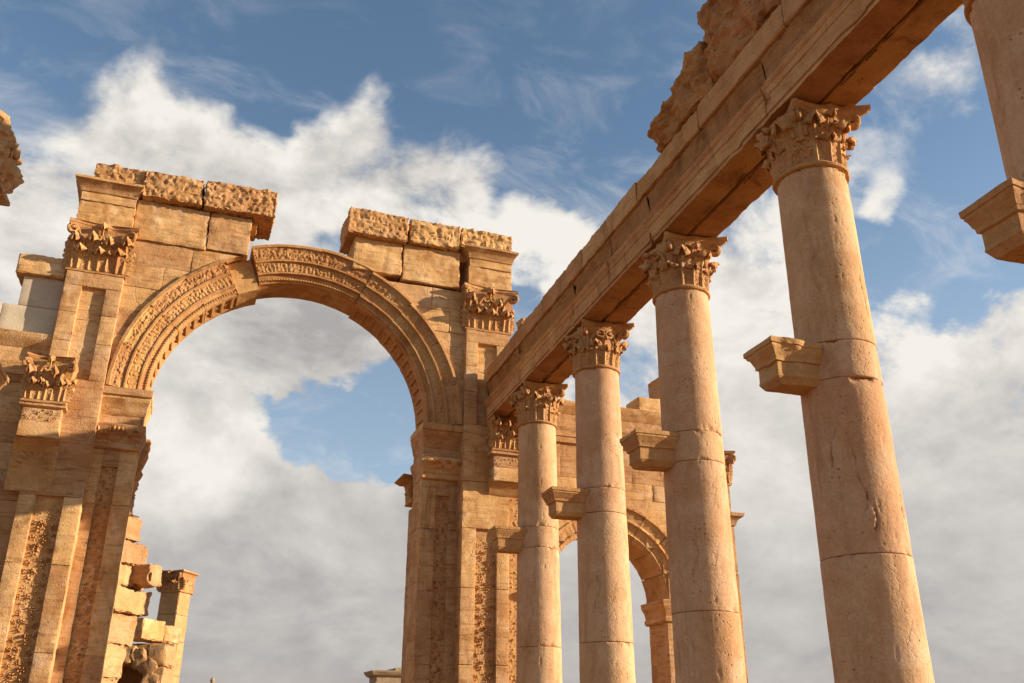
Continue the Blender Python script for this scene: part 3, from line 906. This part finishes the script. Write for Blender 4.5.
# ---- rear pier behind the right jamb and the left one
for side in (-1, 1):
    if side < 0:
        mb = MB()
        boxloop(mb, -4.2, -3.28, 1.36, 2.2, [(0.03, 6.62), (0.08, 6.66), (0.02, 6.74), (0.10, 6.95), (0.05, 7.02), (0.15, 7.28), (0.09, 7.36), (0.22, 7.66), (0.15, 7.72), (0.24, 7.86), (0.24, 7.96), (0.0, 7.98)], kf=0, res=0.06, amp=0.055, seed=3.3, chip=0.06)
        mb.build('rear_capital', M_CARVE, arch)
    else:
        flat_capital(arch, 3.66, 4.7, 2.75, 7.35, 8.02, 92, depth=0.8, n1=3, abk=(2.6, 0.4), name='rear_capital')
        mb = MB()
        courses(mb, 3.86, 4.9, 2.80, 4.0, [0, 1.2, 2.5, 3.8, 5.2, 7.36], 93, bl=(3, 4))
        mb.build('rear_pier', M_ARCH, arch)
# stepped remains of the left rear pier; the plan turns, so its face looks to the right
mb = MB()
Mrot = lambda u, y: Matrix.Translation((u, y, 0)) @ Matrix.Rotation(R(-33), 4, 'Z')
def wedge(ua, ub, y, za, zb, seed, rough=0.03, r=0.045, th=1.2):
    L = (ub-ua)/math.sin(R(33))
    rblock(mb, -th, 0, 0, L, za, zb, r=r, amp=0.012, res=0.09, rough=rough, seed=seed, chip=0.07, M=Mrot(ua, y))
for (ub_, za_, zb_) in ((-2.99, 5.5, 6.35), (-2.72, 3.9, 5.6), (-2.88, 0.0, 4.05)):
    wedge(-3.5, ub_, 1.58, za_, zb_, za_+3.3, rough=0.07, r=0.10, th=1.4)
for (ua_, ub_, za_, zb_, sd_) in ((-3.36, -3.16, 6.20, 6.70, 1.1), (-3.36, -2.93, 5.66, 6.21, 2.2), (-3.39, -2.70, 5.13, 5.67, 3.3), (-3.43, -2.64, 4.66, 5.14, 4.4), (-3.39, -2.50, 4.08, 4.67, 5.5),
                                 (-3.47, -2.72, 3.4, 4.09, 6.6), (-3.5, -2.85, 2.7, 3.41, 6.9), (-3.5, -3.0, 1.4, 2.71, 7.7), (-3.5, -3.0, 0.0, 1.41, 8.8)):
    wedge(ua_, ub_, 1.50+0.03*math.sin(sd_*5), za_, zb_, sd_, rough=0.065, r=0.06)
mb.build('rear_pier', M_RUIN, arch)
mb = MB()
rblock(mb, -0.40, 0.17, -0.1, 0.45, 4.71, 5.22, r=0.09, amp=0.03, res=0.06, rough=0.05, seed=19, chip=0.1, M=Matrix.Translation((-2.70, 2.1, 0)) @ Matrix.Rotation(R(-33), 4, 'Z'))
mb.build('projecting_stone', M_RUIN, arch)

# ---- side bays
SXC, SZC, SRI, SRO = 8.15, 4.77, 1.60, 2.36
def side_wall(side):
    def ends2(za, zb, x0, x1):
        return (x0, x1)
    y0, y1 = 0.30, 1.28
    zs = [0.0, 0.8, 1.6, 2.4, 3.2, 4.0, 4.77, 5.42, 6.05, 6.70, 7.28, 7.72, 8.62]
    sx = (lambda a, b: (a, b)) if side > 0 else (lambda a, b: (2*UC-b, 2*UC-a))
    mb = MB()
    for k_, (za, zb) in enumerate(zip(zs[:-1], zs[1:])):
        if za < SZC-0.01: w = 1.63
        elif za < SZC+SRI+0.5: w = math.sqrt(max(0, 1.72**2-(za-SZC)**2)) if za-SZC < 1.72 else 0
        else: w = 0
        if w > 0.3:
            for (a, b) in ((5.38, SXC-w), (SXC+w, 11.86)):
                a, b = sx(a, b)
                courses(mb, a, b, y0, y1, [za, zb], 200+k_*3+side, bl=(0.9, 1.7), jit=0.012)
        else:
            a, b = sx(5.38, 11.86)
            courses(mb, a, b, y0, y1, [za, zb], 200+k_*3+side, bl=(1.2, 2.2), jit=0.012)
    mb.build('side_wall', M_ARCH, arch)
    # entablature of the side bay
    mb = MB()
    a, b = sx(5.38, 10.9)
    boxloop(mb, a, b, y0-0.04, y1, [(0, 8.62), (0.03, 8.63), (0.03, 8.78), (0.06, 8.79), (0.06, 8.93), (0.13, 9.02), (0.13, 9.06), (0.02, 9.07), (0.02, 9.40), (0.06, 9.44), (0.20, 9.62), (0.22, 9.72), (0, 9.78)],
            kl=0.3, kr=0.3, res=0.14, amp=0.010, seed=7+side, chip=0.02)
    mb.build('side_entablature', M_ARCH, arch)
    # ring
    prof = np.array([(SRO, .3), (SRO, .16), (SRO-.06, .16), (SRO-.08, .21), (SRO-.2, .23), (SRO-.3, .26), (SRO-.33, .23), (SRO-.37, .23), (SRO-.38, .29), (SRO-.52, .32), (SRO-.6, .34), (SRO-.64, .31), (SRO-.7, .36),
                     (SRI, .40), (SRI, .6), (SRI, .8), (SRI, 1.0), (SRI, 1.3), (SRO, 1.3)])
    cx_ = SXC if side > 0 else 2*UC-SXC
    cuts = [0, 22, 43, 62, 80, 99, 118, 138, 160, 180]
    for i, (a0, a1) in enumerate(zip(cuts[:-1], cuts[1:])):
        An = np.linspace(R(a0+.25), R(a1-.25), 24)
        r_ = prof[:, 0][None]+0*An[:, None]; y = prof[:, 1][None]+0*An[:, None]
        n = fbm(np.stack([np.repeat(An[:, None]*20, len(prof), 1).ravel(), r_.ravel()*9, y.ravel()*9], 1), 3).reshape(r_.shape)
        y = y-0.03*np.clip(n, -0.4, 1)
        G = np.stack([cx_+r_*np.cos(An)[:, None], y, SZC+r_*np.sin(An)[:, None]], -1)
        P = G.reshape(-1, 3); G = (P+nvec(P*4+i, 3)*0.012).reshape(G.shape)
        mb = MB(); mb.grid(G, cv=True)
        for e in (0, 23): mb.add(np.vstack([G[e], G[e].mean(0)[None]]), [(j, (j+1) % len(prof), len(prof)) for j in range(len(prof))])
        mb.build('side_voussoir', M_CARVE, arch, sharp=45)
    An = np.linspace(0, PI, 60)
    cr = np.array([(SRO-0.1, 0.45), (SRI+0.06, 0.5), (SRI+0.06, 1.24), (SRO-0.1, 1.24)])
    mb = MB()
    mb.grid(np.stack([cx_+cr[:, 0][None]*np.cos(An)[:, None], np.repeat(cr[:, 1][None], 60, 0), SZC+cr[:, 0][None]*np.sin(An)[:, None]], -1), cv=True)
    mb.build('side_arch_core', M_ARCH, arch)
    # imposts and jamb pilasters
    for (ua, ub, ki, ko) in ((9.72, 10.55, 1, 0.1), (5.75, 6.58, 0.1, 1)):
        if side < 0: ua, ub, ki, ko = 2*UC-ub, 2*UC-ua, ko, ki
        mb = MB()
        boxloop(mb, ua, ub, 0.22, 1.3, [(0, 4.2), (0.06, 4.24), (0.06, 4.32), (0.02, 4.36), (0.06, 4.5), (0.14, 4.62), (0.16, 4.74), (0, 4.775)], kl=ki, kr=ko, res=0.08, amp=0.012, seed=ua, chip=0.03)
        imp = mb.build('side_impost', M_ARCH, arch)
        mb = MB()
        courses(mb, ua+0.02, ub-0.02, 0.24, 0.9, [0, 1.0, 2.6, 4.2], int(ua*7) % 97, bl=(3, 4))
        relief(mb, ua+0.3, ub-0.3, 1.0, 4.1, 0.236, 0.03, lambda X, Z: scroll_h(X, Z, 0.10, 5), res=0.02)
        mb.build('side_pilaster', M_ARCH, arch)
side_wall(1)
side_wall(-1)
# corner pilaster at the far right end
mb = MB()
courses(mb, 11.0, 11.96, 0.22, 1.32, [0, 1.4, 2.8, 4.2, 5.5, 6.8], 301, bl=(3, 4))
courses(mb, 11.0, 11.92, 0.22, 1.32, [7.1, 7.9], 302, bl=(3, 4))
boxloop(mb, 11.0, 11.96, 0.22, 1.32, [(0, 6.78), (0.03, 6.8), (0.08, 6.95), (0.20, 7.04), (0.22, 7.12), (0, 7.14)], kb=0.5, res=0.1, amp=0.012, seed=4)
cp = mb.build('corner_pilaster', M_ARCH, arch)
flat_capital(cp, 11.0, 11.96, 0.24, 7.9, 8.86, 303, depth=1.0, n1=3)
# pale grey replacement stones beside the left pilaster
mb = MB()
for (ua, ub, za, zb, s_) in ((-6.22, -5.37, 10.43, 11.17, 1), (-7.6, -6.52, 9.77, 10.43, 2), (-6.51, -5.37, 9.77, 10.425, 3), (-8.4, -7.61, 9.77, 10.43, 4)):
    rblock(mb, ua, ub, 0.27, 1.1, za, zb-0.004, r=0.008, amp=0.002, chip=0.008, seed=s_)
mb.build('repair_stone', M_REPAIR, arch)
mb = MB()
rblock(mb, -6.40, -5.37, 0.12, 1.0, 11.16, 11.66, r=0.035, amp=0.012, rough=0.025, res=0.08, seed=14, chip=0.06)
mb.build('lintel_block', M_ARCH, arch)
# loose courses left on the right side bay
mb = MB()
rblock(mb, 9.36, 10.1, 0.42, 1.2, 9.80, 10.26, r=0.03, amp=0.012, rough=0.015, res=0.1, seed=24, chip=0.05)
mb.build('parapet_block', M_ARCH, arch)
mb = MB()
rblock(mb, 10.12, 11.45, 0.62, 1.25, 9.77, 10.36, r=0.03, amp=0.012, res=0.1, seed=25, chip=0.05)
rblock(mb, 10.14, 11.42, 0.62, 1.25, 10.365, 11.0, r=0.03, amp=0.012, res=0.1, seed=26, chip=0.06)
mb.build('parapet_block', M_ARCH, arch)

# ================================================================== THE COLONNADE
CX = 6.523; Y1 = 18.755; SP = 3.5
def shaft_r(z): return 0.475-0.060*(np.clip(z, 0, 8.0)/8.0)**1.6
def make_column(x, y, seed, label, group, corners, side=-1, drums=(0.35, 3.29, 5.20, 5.64, 7.92), bracket=True, extra=(), tip=0.945):
    """side = -1: console looks towards -x"""
    t = thing('column', (x, y, 0), label, 'column', group)
    rg = random.Random(seed)
    # base
    mb = MB()
    rblock(mb, -0.66, 0.66, -0.66, 0.66, 0.0, 0.16, r=0.02, seed=seed)
    lathe(mb, [(0.02, 0.16), (0.62, 0.16), (0.65, 0.2), (0.62, 0.24), (0.55, 0.26), (0.54, 0.28), (0.56, 0.30), (0.57, 0.32), (0.52, 0.35), (0.02, 0.352)], 48)
    mb.build('base', M_COL, t)
    dr = list(drums)
    for i, (za, zb) in enumerate(zip(dr[:-1], dr[1:])):
        za += 0.003; zb -= 0.003
        zz = np.concatenate([[za, za+0.003, za+0.010], np.linspace(za+0.03, zb-0.03, max(3, int((zb-za)/0.035))), [zb-0.010, zb-0.003, zb]])
        n = 176; th = np.linspace(0, 2*PI, n, endpoint=False)
        rr = shaft_r(zz)
        inset = np.zeros_like(zz); inset[0] = inset[-1] = 0.009; inset[1] = inset[-2] = 0.003
        G = np.stack([(rr-inset)[:, None]*np.cos(th), (rr-inset)[:, None]*np.sin(th), np.repeat(zz[:, None], n, 1)], -1)
        P = G.reshape(-1, 3)
        ang_ = np.arctan2(P[:, 1], P[:, 0])
        dd = 0.004*fbm(P*1.6+seed*9.1+i*3.3, 3)*2 + 0.0022*fbm(P*11+seed, 3)
        ed = np.minimum(P[:, 2]-za, zb-P[:, 2])
        chip = np.clip(fbm(P*np.array([4.2, 4.2, 5.5])+seed*5.7+i, 4)-0.10, 0, 1)*np.exp(-(ed/0.05)**2)*0.16
        gouge = np.clip(fbm(P*np.array([6.0, 6.0, 1.6])+seed*2.7, 4)-0.36, 0, 1)*0.022
        pock = np.clip(fbm(P*np.array([13.0, 13.0, 6.0])+seed*1.3, 2)-0.38, 0, 1)*0.05
        crk = 0
        H_ = zb-za
        if H_ > 1.0:
            lines = [(rg.uniform(-PI, PI), za+rg.uniform(0.0, 0.6)*H_, rg.uniform(0.2, 0.45)*H_, rg.uniform(0.3, 1.0)) for _ in range(4)]
            if i == 1: lines += [(extra[k_][0], extra[k_][1], extra[k_][2], 1.5) for k_ in range(len(extra))]
            for (a_, zc_, hh, dp) in lines:
                wob = 0.10*np.sin((P[:, 2]-zc_)*5.0+a_*3)+0.05*np.sin((P[:, 2]-zc_)*13.0+a_*7)
                da = (ang_-a_-wob+PI) % (2*PI)-PI
                tz = np.clip((P[:, 2]-zc_)/hh, 0, 1)
                env = np.where((P[:, 2] > zc_) & (P[:, 2] < zc_+hh), np.sin(PI*tz)**0.5, 0)*(0.5+0.5*np.sin(P[:, 2]*21+a_*5)**2)
                crk = crk+0.028*dp*env*np.exp(-(da*0.45/0.008)**2)
        rad_ = P*np.array([1, 1, 0]); rad_ /= np.linalg.norm(rad_, axis=1)[:, None]
        P = P+rad_*(dd-chip-gouge-pock-crk)[:, None]
        P[:, :2] += np.array([rg.uniform(-1, 1), rg.uniform(-1, 1)])*0.003
        G = P.reshape(G.shape)
        mb = MB(); mb.grid(G, cv=True)
        for e in (0, len(zz)-1): mb.add(np.vstack([G[e], G[e].mean(0)[None]]), [(j, (j+1) % n, n) for j in range(n)])
        d = mb.build('drum', M_COL, t, sharp=50)
    if bracket:
        mb = MB()
        hw = 0.19
        xa, xb = (-tip, -0.36) if side < 0 else (0.36, tip)
        boxloop(mb, xa, xb, -hw, hw, [(-0.06, 5.130), (-0.045, 5.130), (-0.01, 5.190), (0.004, 5.210), (-0.002, 5.240), (0.0, 5.375), (0.025, 5.385), (0.03, 5.425), (0.04, 5.435), (0.065, 5.500), (0.085, 5.525), (0.085, 5.550), (0.10, 5.557), (0.10, 5.615), (0.0, 5.630)],
                kl=1 if side < 0 else 0, kr=0 if side < 0 else 1, kf=1, kb=1, res=0.035, amp=0.009, seed=seed*1.3, chip=0.05)
        mb.build('console', M_CAP, t)
    corinthian(t, 7.92, 0.93, 0.415, seed, corners)
    return t

RIGHT = 'columns of the right colonnade'
specs = [
    (0, 'slim pale column nearest the arch pier, farthest of the colonnade', (1.0, 0.8, 0.9, 1.05)),
    (1, 'pale column second from the arch, its console overlapping the farthest column', (1.0, 0.78, 0.85, 1.08)),
    (2, 'pale column with console standing in front of the right side arch', (0.98, 0.8, 0.82, 1.10)),
    (3, 'tall column standing alone against clouds, whole and cracked lengthwise', (0.95, 0.80, 0.78, 1.10)),
    (4, 'nearest column cut off by the picture edge, only upper shaft and console seen', (0.95, 0.85, 0.8, 1.0)),
]
for i, lab, cr in specs:
    make_column(CX, Y1-SP*i+(0.20 if i == 4 else 0), 11+i*7, lab, RIGHT, cr, tip=0.865 if i == 4 else 0.945, drums=(0.35, (3.22, 3.02, 3.12, 3.29, 3.3)[i], 5.20, 5.64, 7.92), extra=((-2.15, 3.55, 1.0), (-2.62, 4.1, 0.55), (-2.0, 3.42, 0.5)) if i == 3 else ((-2.3, 3.5, 0.7),))
lc = make_column(-3.74, 11.755, 83, 'sunlit eroded capital of a lone column at the left picture edge', None, (1.0, 0.9, 0.9, 1.02), side=1)

mb = MB()
rblock(mb, -0.62, 0.56, -0.62, 0.62, 8.12, 8.86, r=0.14, amp=0.04, res=0.03, rough=0.14, lump=True, seed=8.5, chip=0.2)
mb.build('eroded_block', M_RUIN, lc)

# ---- architrave: two beams side by side over each bay
ZS = 8.85
XF = 6.052; XB = 6.993
def beam_front(y0, y1, seed):
    """front beam: stepped fasciae and a hewn frieze on the street side, in its own profile along y"""
    prof = [(XF+0.035, ZS), (XF+0.03, ZS+0.006), (XF+0.028, ZS+0.075), (XF+0.02, ZS+0.083), (XF+0.008, ZS+0.095), (XF+0.006, ZS+0.20), (XF+0.004, ZS+0.315), (XF-0.012, ZS+0.325), (XF-0.012, ZS+0.42),
            (XF-0.03, ZS+0.435), (XF-0.045, ZS+0.47), (XF-0.05, ZS+0.50), (XF-0.03, ZS+0.52), (XF+0.05, ZS+0.55), (XF+0.06, ZS+0.62), (XF+0.055, ZS+0.70), (XF+0.05, ZS+0.78), (XF+0.045, ZS+0.86), (XF+0.02, ZS+0.92), (XF+0.02, ZS+0.965),
            (XF+0.2, ZS+0.966), (6.50, ZS+0.966), (6.505, ZS+0.5), (6.505, ZS+0.05), (6.49, ZS), (6.40, ZS), (6.28, ZS), (6.16, ZS)]
    ys = np.concatenate([[y0, y0+0.01], np.linspace(y0+0.05, y1-0.05, max(4, int((y1-y0)/0.07))), [y1-0.01, y1]])
    pr = np.array(prof); m_ = len(pr)
    G = np.stack([np.repeat(pr[:, 0][None], len(ys), 0), np.repeat(ys[:, None], m_, 1), np.repeat(pr[:, 1][None], len(ys), 0)], -1)
    P = G.reshape(-1, 3)
    z = P[:, 2]-ZS; x = P[:, 0]
    nz = fbm(P*np.array([4, 3, 5])+seed*3.1, 4, 0.6)
    street = np.clip((XF+0.3-x)/0.2, 0, 1)
    fr = np.clip((z-0.52)/0.06, 0, 1)*street
    soff = np.clip(1-z/0.03, 0, 1)
    ed = np.minimum(P[:, 1]-y0, y1-P[:, 1])
    endchip = np.clip(fbm(P*np.array([3, 4, 3])+seed*1.9+9, 3)-0.05, 0, 1)*np.exp(-(ed/0.14)**2)*0.22
    low = np.clip(fbm(P*np.array([2, 1.6, 3])+seed*4.4, 3)-0.22, 0, 1)*street
    P[:, 0] += nz*(0.008+0.045*fr)+endchip*street+low*0.14
    # worn soffit and a broken inner edge where the two beams meet
    brk = np.clip(fbm(np.stack([P[:, 1]*1.7, P[:, 1]*0+seed, x*0], 1), 4, 0.6)-0.02, 0, 1)
    inner = np.exp(-((6.5-x)/0.09)**2)
    P[:, 2] += soff*(0.018*nz+brk*inner*0.16+0.02)
    P[:, 2] += np.where((z < 0.09) & (x < XF+0.05), np.clip(nz-0.12, 0, 1)*0.09, 0)
    G = P.reshape(G.shape)
    mb = MB(); mb.grid(G, cv=True)
    for e in (0, len(ys)-1): mb.add(np.vstack([G[e], G[e].mean(0)[None]]), [(j, (j+1) % m_, m_) for j in range(m_)])
    return mb
seams = [21.33, 18.72, 15.22, 11.82, 8.34, 4.80, 2.2]
bay_lab = ['between the arch pier and the farthest column', 'from the farthest column to the second', 'from the second column to the third',
           'from third column to the cracked lone one', 'from the cracked column to the nearest column', 'at the top edge beyond the nearest column']
for i, (yb, ya) in enumerate(zip(seams[:-1], seams[1:])):
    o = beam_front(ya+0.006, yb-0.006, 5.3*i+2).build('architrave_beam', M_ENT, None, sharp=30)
    o.data.materials.append(M_FRIEZE_SHADED_SOFFIT)
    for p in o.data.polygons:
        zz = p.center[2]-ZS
        if (0.60 < zz < 0.95 and p.center[0] < XF+0.15) or (p.normal[2] < -0.6 and zz < 0.12): p.material_index = 1  # hewn frieze tone; soffit stain and weak bounce shade also put into this colour
    tag(o, 'street side lintel with stepped mouldings '+bay_lab[i], 'lintel', 'lintels over the colonnade')
    mb = MB()
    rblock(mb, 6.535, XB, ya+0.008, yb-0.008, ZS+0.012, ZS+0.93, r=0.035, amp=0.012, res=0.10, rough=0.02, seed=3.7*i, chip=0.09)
    o = mb.build('architrave_beam', M_FRIEZE_SHADED_SOFFIT, None)
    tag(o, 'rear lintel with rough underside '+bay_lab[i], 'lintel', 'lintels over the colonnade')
# ---- plain band course above the frieze
bseam = [21.30, 19.35, 16.9, 14.62, 12.1, 9.95, 7.7, 5.2, 2.2]
btop = [10.22, 10.24, 10.27, 10.26, 10.20, 10.22, 10.22, 10.22]
bl_lab = ['touching the arch pier', 'second from the arch pier, over the farthest column', 'over the second column from the arch', 'highest before the gap near the side arch column',
          'with worn edge above the column before the side arch', 'under the tip of the ragged cornice', 'under the ragged cornice near the cracked column', 'at the top edge of the picture']
for i, (yb, ya) in enumerate(zip(bseam[:-1], bseam[1:])):
    mb = MB()
    rblock(mb, XF-0.035, 6.9, ya+0.006, yb-0.006, ZS+0.97, btop[i], r=0.025, amp=0.010, res=0.085, seed=2.9*i+4, chip=0.11 if i < 5 else 0.05, rough=0.022 if i < 5 else 0.006)
    o = mb.build('cornice_band', M_ENT, None)
    tag(o, 'smooth band stone on the colonnade '+bl_lab[i], 'band stone', 'band stones above the colonnade lintels')
# ---- ragged cornice blocks left on top
for i, (ya, yb, zb, lab) in enumerate([(9.45, 11.28, 11.12, 'ragged cornice block leaning out at the far end of the row on the colonnade'),
                                       (6.9, 9.43, 11.5, 'taller ragged cornice block on the colonnade at the top picture edge'),
                                       (4.3, 6.88, 11.5, 'ragged cornice block above the nearest column at the top edge')]):
    mb = MB()
    def lean(Q, zb=zb):
        Q = Q.copy(); f = np.clip((Q[:, 2]-10.2)/1.0, 0, 1.3)
        Q[:, 0] -= 0.14*f*np.clip((6.6-Q[:, 0])/0.5, 0, 1)
        if zb < 11.3: Q[:, 2] -= np.clip((Q[:, 1]-9.6)/1.7, 0, 1)*0.42*np.clip((Q[:, 2]-10.3)/0.8, 0, 1)
        return Q
    rblock(mb, XF-0.06, 6.85, ya, yb, 10.225, zb, r=0.11, amp=0.04, res=0.035, rough=0.10, lump=True, seed=6.1*i+3, chip=0.10, bed=0.05, warp=lean)
    o = mb.build('cornice_block', M_CORNICE, None)
    tag(o, lab, 'cornice block', 'ragged cornice blocks on the colonnade')
# small upright fragments left on the far end
mb = MB()
rblock(mb, 6.02, 6.5, 18.35, 18.75, 10.24, 10.50, r=0.06, amp=0.03, res=0.06, rough=0.06, seed=44, chip=0.1)
tag(mb.build('stone_fragment', M_ROUGH), 'small broken stone lump on the colonnade top against the arch', 'stone')

# ================================================================== RUINS BEHIND
def local(u, y):    # arch frame to world
    ca, sa = math.cos(ALPHA), math.sin(ALPHA)
    return (1.3167+u*ca-y*sa, 21.1847+u*sa+y*ca)
# square pillar
px, py = local(-1.75, 14.0)
pl = thing('stone_pillar', (px, py, 0), 'slender square pillar with leafy capital standing beyond the great arch', 'pillar', rz=ALPHA+R(-33))
mb = MB()
courses(mb, -0.74, 0.0, 0.0, 0.74, [0, 1.2, 2.3, 3.4, 4.5, 5.4, 6.22], 401, bl=(3, 4), r=0.02)
sh = mb.build('shaft', M_RUIN, pl)
flat_capital(pl, -0.78, 0.03, -0.04, 6.15, 6.88, 402, depth=0.83, n1=2, abk=(0.8, 1.3))
mb = MB(); rblock(mb, -0.006, 0.012, 0.3, 0.42, 4.15, 4.5, r=0.004, amp=0.0); mb.build('socket', M_ROUGH, pl)
# ruined low archway with a lintel slab
qx, qy = local(-2.72, 8.0)
ra = thing('ruined_archway', (qx, qy, 0), 'low ruined archway of rounded boulders below the slab, beside the left pier', 'archway', rz=ALPHA+R(-12))
mb = MB()
for k_ in range(7):
    a = R(12+k_*26)
    rblock(mb, -0.24, 0.24, -0.45, 1.1, -0.26, 0.26, r=0.1, amp=0.03, res=0.08, rough=0.05, seed=k_*3.3, chip=0.1,
           M=Matrix.Translation((-0.22+0.80*math.cos(a), 0, 2.78+0.80*math.sin(a))) @ Matrix.Rotation(-(PI/2-a), 4, 'Y'))
mb.build('arch_stone', M_RUIN, ra)
mb = MB()
courses(mb, -1.6, -0.72, -0.40, 1.1, [0, 0.7, 1.4, 2.1, 2.8, 3.4, 4.02], 411, bl=(0.5, 0.8), rough=0.03, r=0.05)
courses(mb, 0.34, 0.86, -0.40, 1.1, [0, 0.7, 1.4, 2.1, 2.75, 3.3, 3.92], 412, bl=(0.5, 0.8), rough=0.04, r=0.08)
rblock(mb, -1.2, 0.84, 0.75, 1.0, 0, 4.0, r=0.04, seed=5, rough=0.03)
mb.build('wall', M_RUIN, ra)
sx_, sy_ = local(-2.68, 7.9)
mb = MB()
rblock(mb, -0.78, 0.0, 0.0, 1.1, -0.29, 0.29, r=0.035, amp=0.012, res=0.08, rough=0.02, seed=51, chip=0.08)
rblock(mb, -0.75, -0.02, 1.12, 2.05, -0.29, 0.22, r=0.05, amp=0.012, res=0.08, rough=0.03, seed=52, chip=0.08)
o = mb.build('lintel_slab', M_ARCH); o.location = (sx_, sy_, 4.33); o.rotation_euler = (0, 0, ALPHA+R(-33))
tag(o, 'broken reddish lintel slab lying across the low boulder archway', 'slab')
# far wall on the plain
fx, fy = local(15.4, 60)
fr_ = thing('distant_ruin', (fx, fy, 0), 'small grey ruined building with flat cornice low on the horizon', 'ruin', rz=ALPHA)
mb = MB(); courses(mb, 0, 8.0, 0, 3.0, [0, 1.2, 2.4, 3.6, 4.8, 5.6], 501, bl=(1.2, 2.2)); courses(mb, 0.1, 7.8, 0.05, 3.0, [5.6, 6.05], 502, bl=(0.7, 1.4))
mb.build('wall', M_FAR, fr_)
mb = MB(); boxloop(mb, 0.0, 1.9, 0, 3.0, [(0, 6.05), (0.2, 6.15), (0.4, 6.4), (0.42, 6.5), (0, 6.52)], amp=0.04, res=0.3)
boxloop(mb, 1.95, 3.1, 0, 3.0, [(0, 6.05), (0.2, 6.15), (0.35, 6.5), (0.4, 6.72), (0, 6.75)], amp=0.05, res=0.3); mb.build('cornice', M_FAR, fr_)
tx, ty = local(4.6, 100)
tp = thing('distant_column', (tx, ty, 0), 'tiny dark stump of a far column on the horizon beyond the pillar', 'column')
mb = MB(); lathe(mb, [(0.02, 0), (0.26, 0), (0.16, 0.4), (0.14, 7.0), (0.02, 7.01)], 16); mb.build('shaft', M_FAR, tp)
mb = MB(); lathe(mb, [(0.02, 7.0), (0.16, 7.0), (0.30, 7.35), (0.24, 7.45), (0.08, 7.7), (0.02, 7.72)], 14, wob=0.08); mb.build('capital', M_FAR, tp)
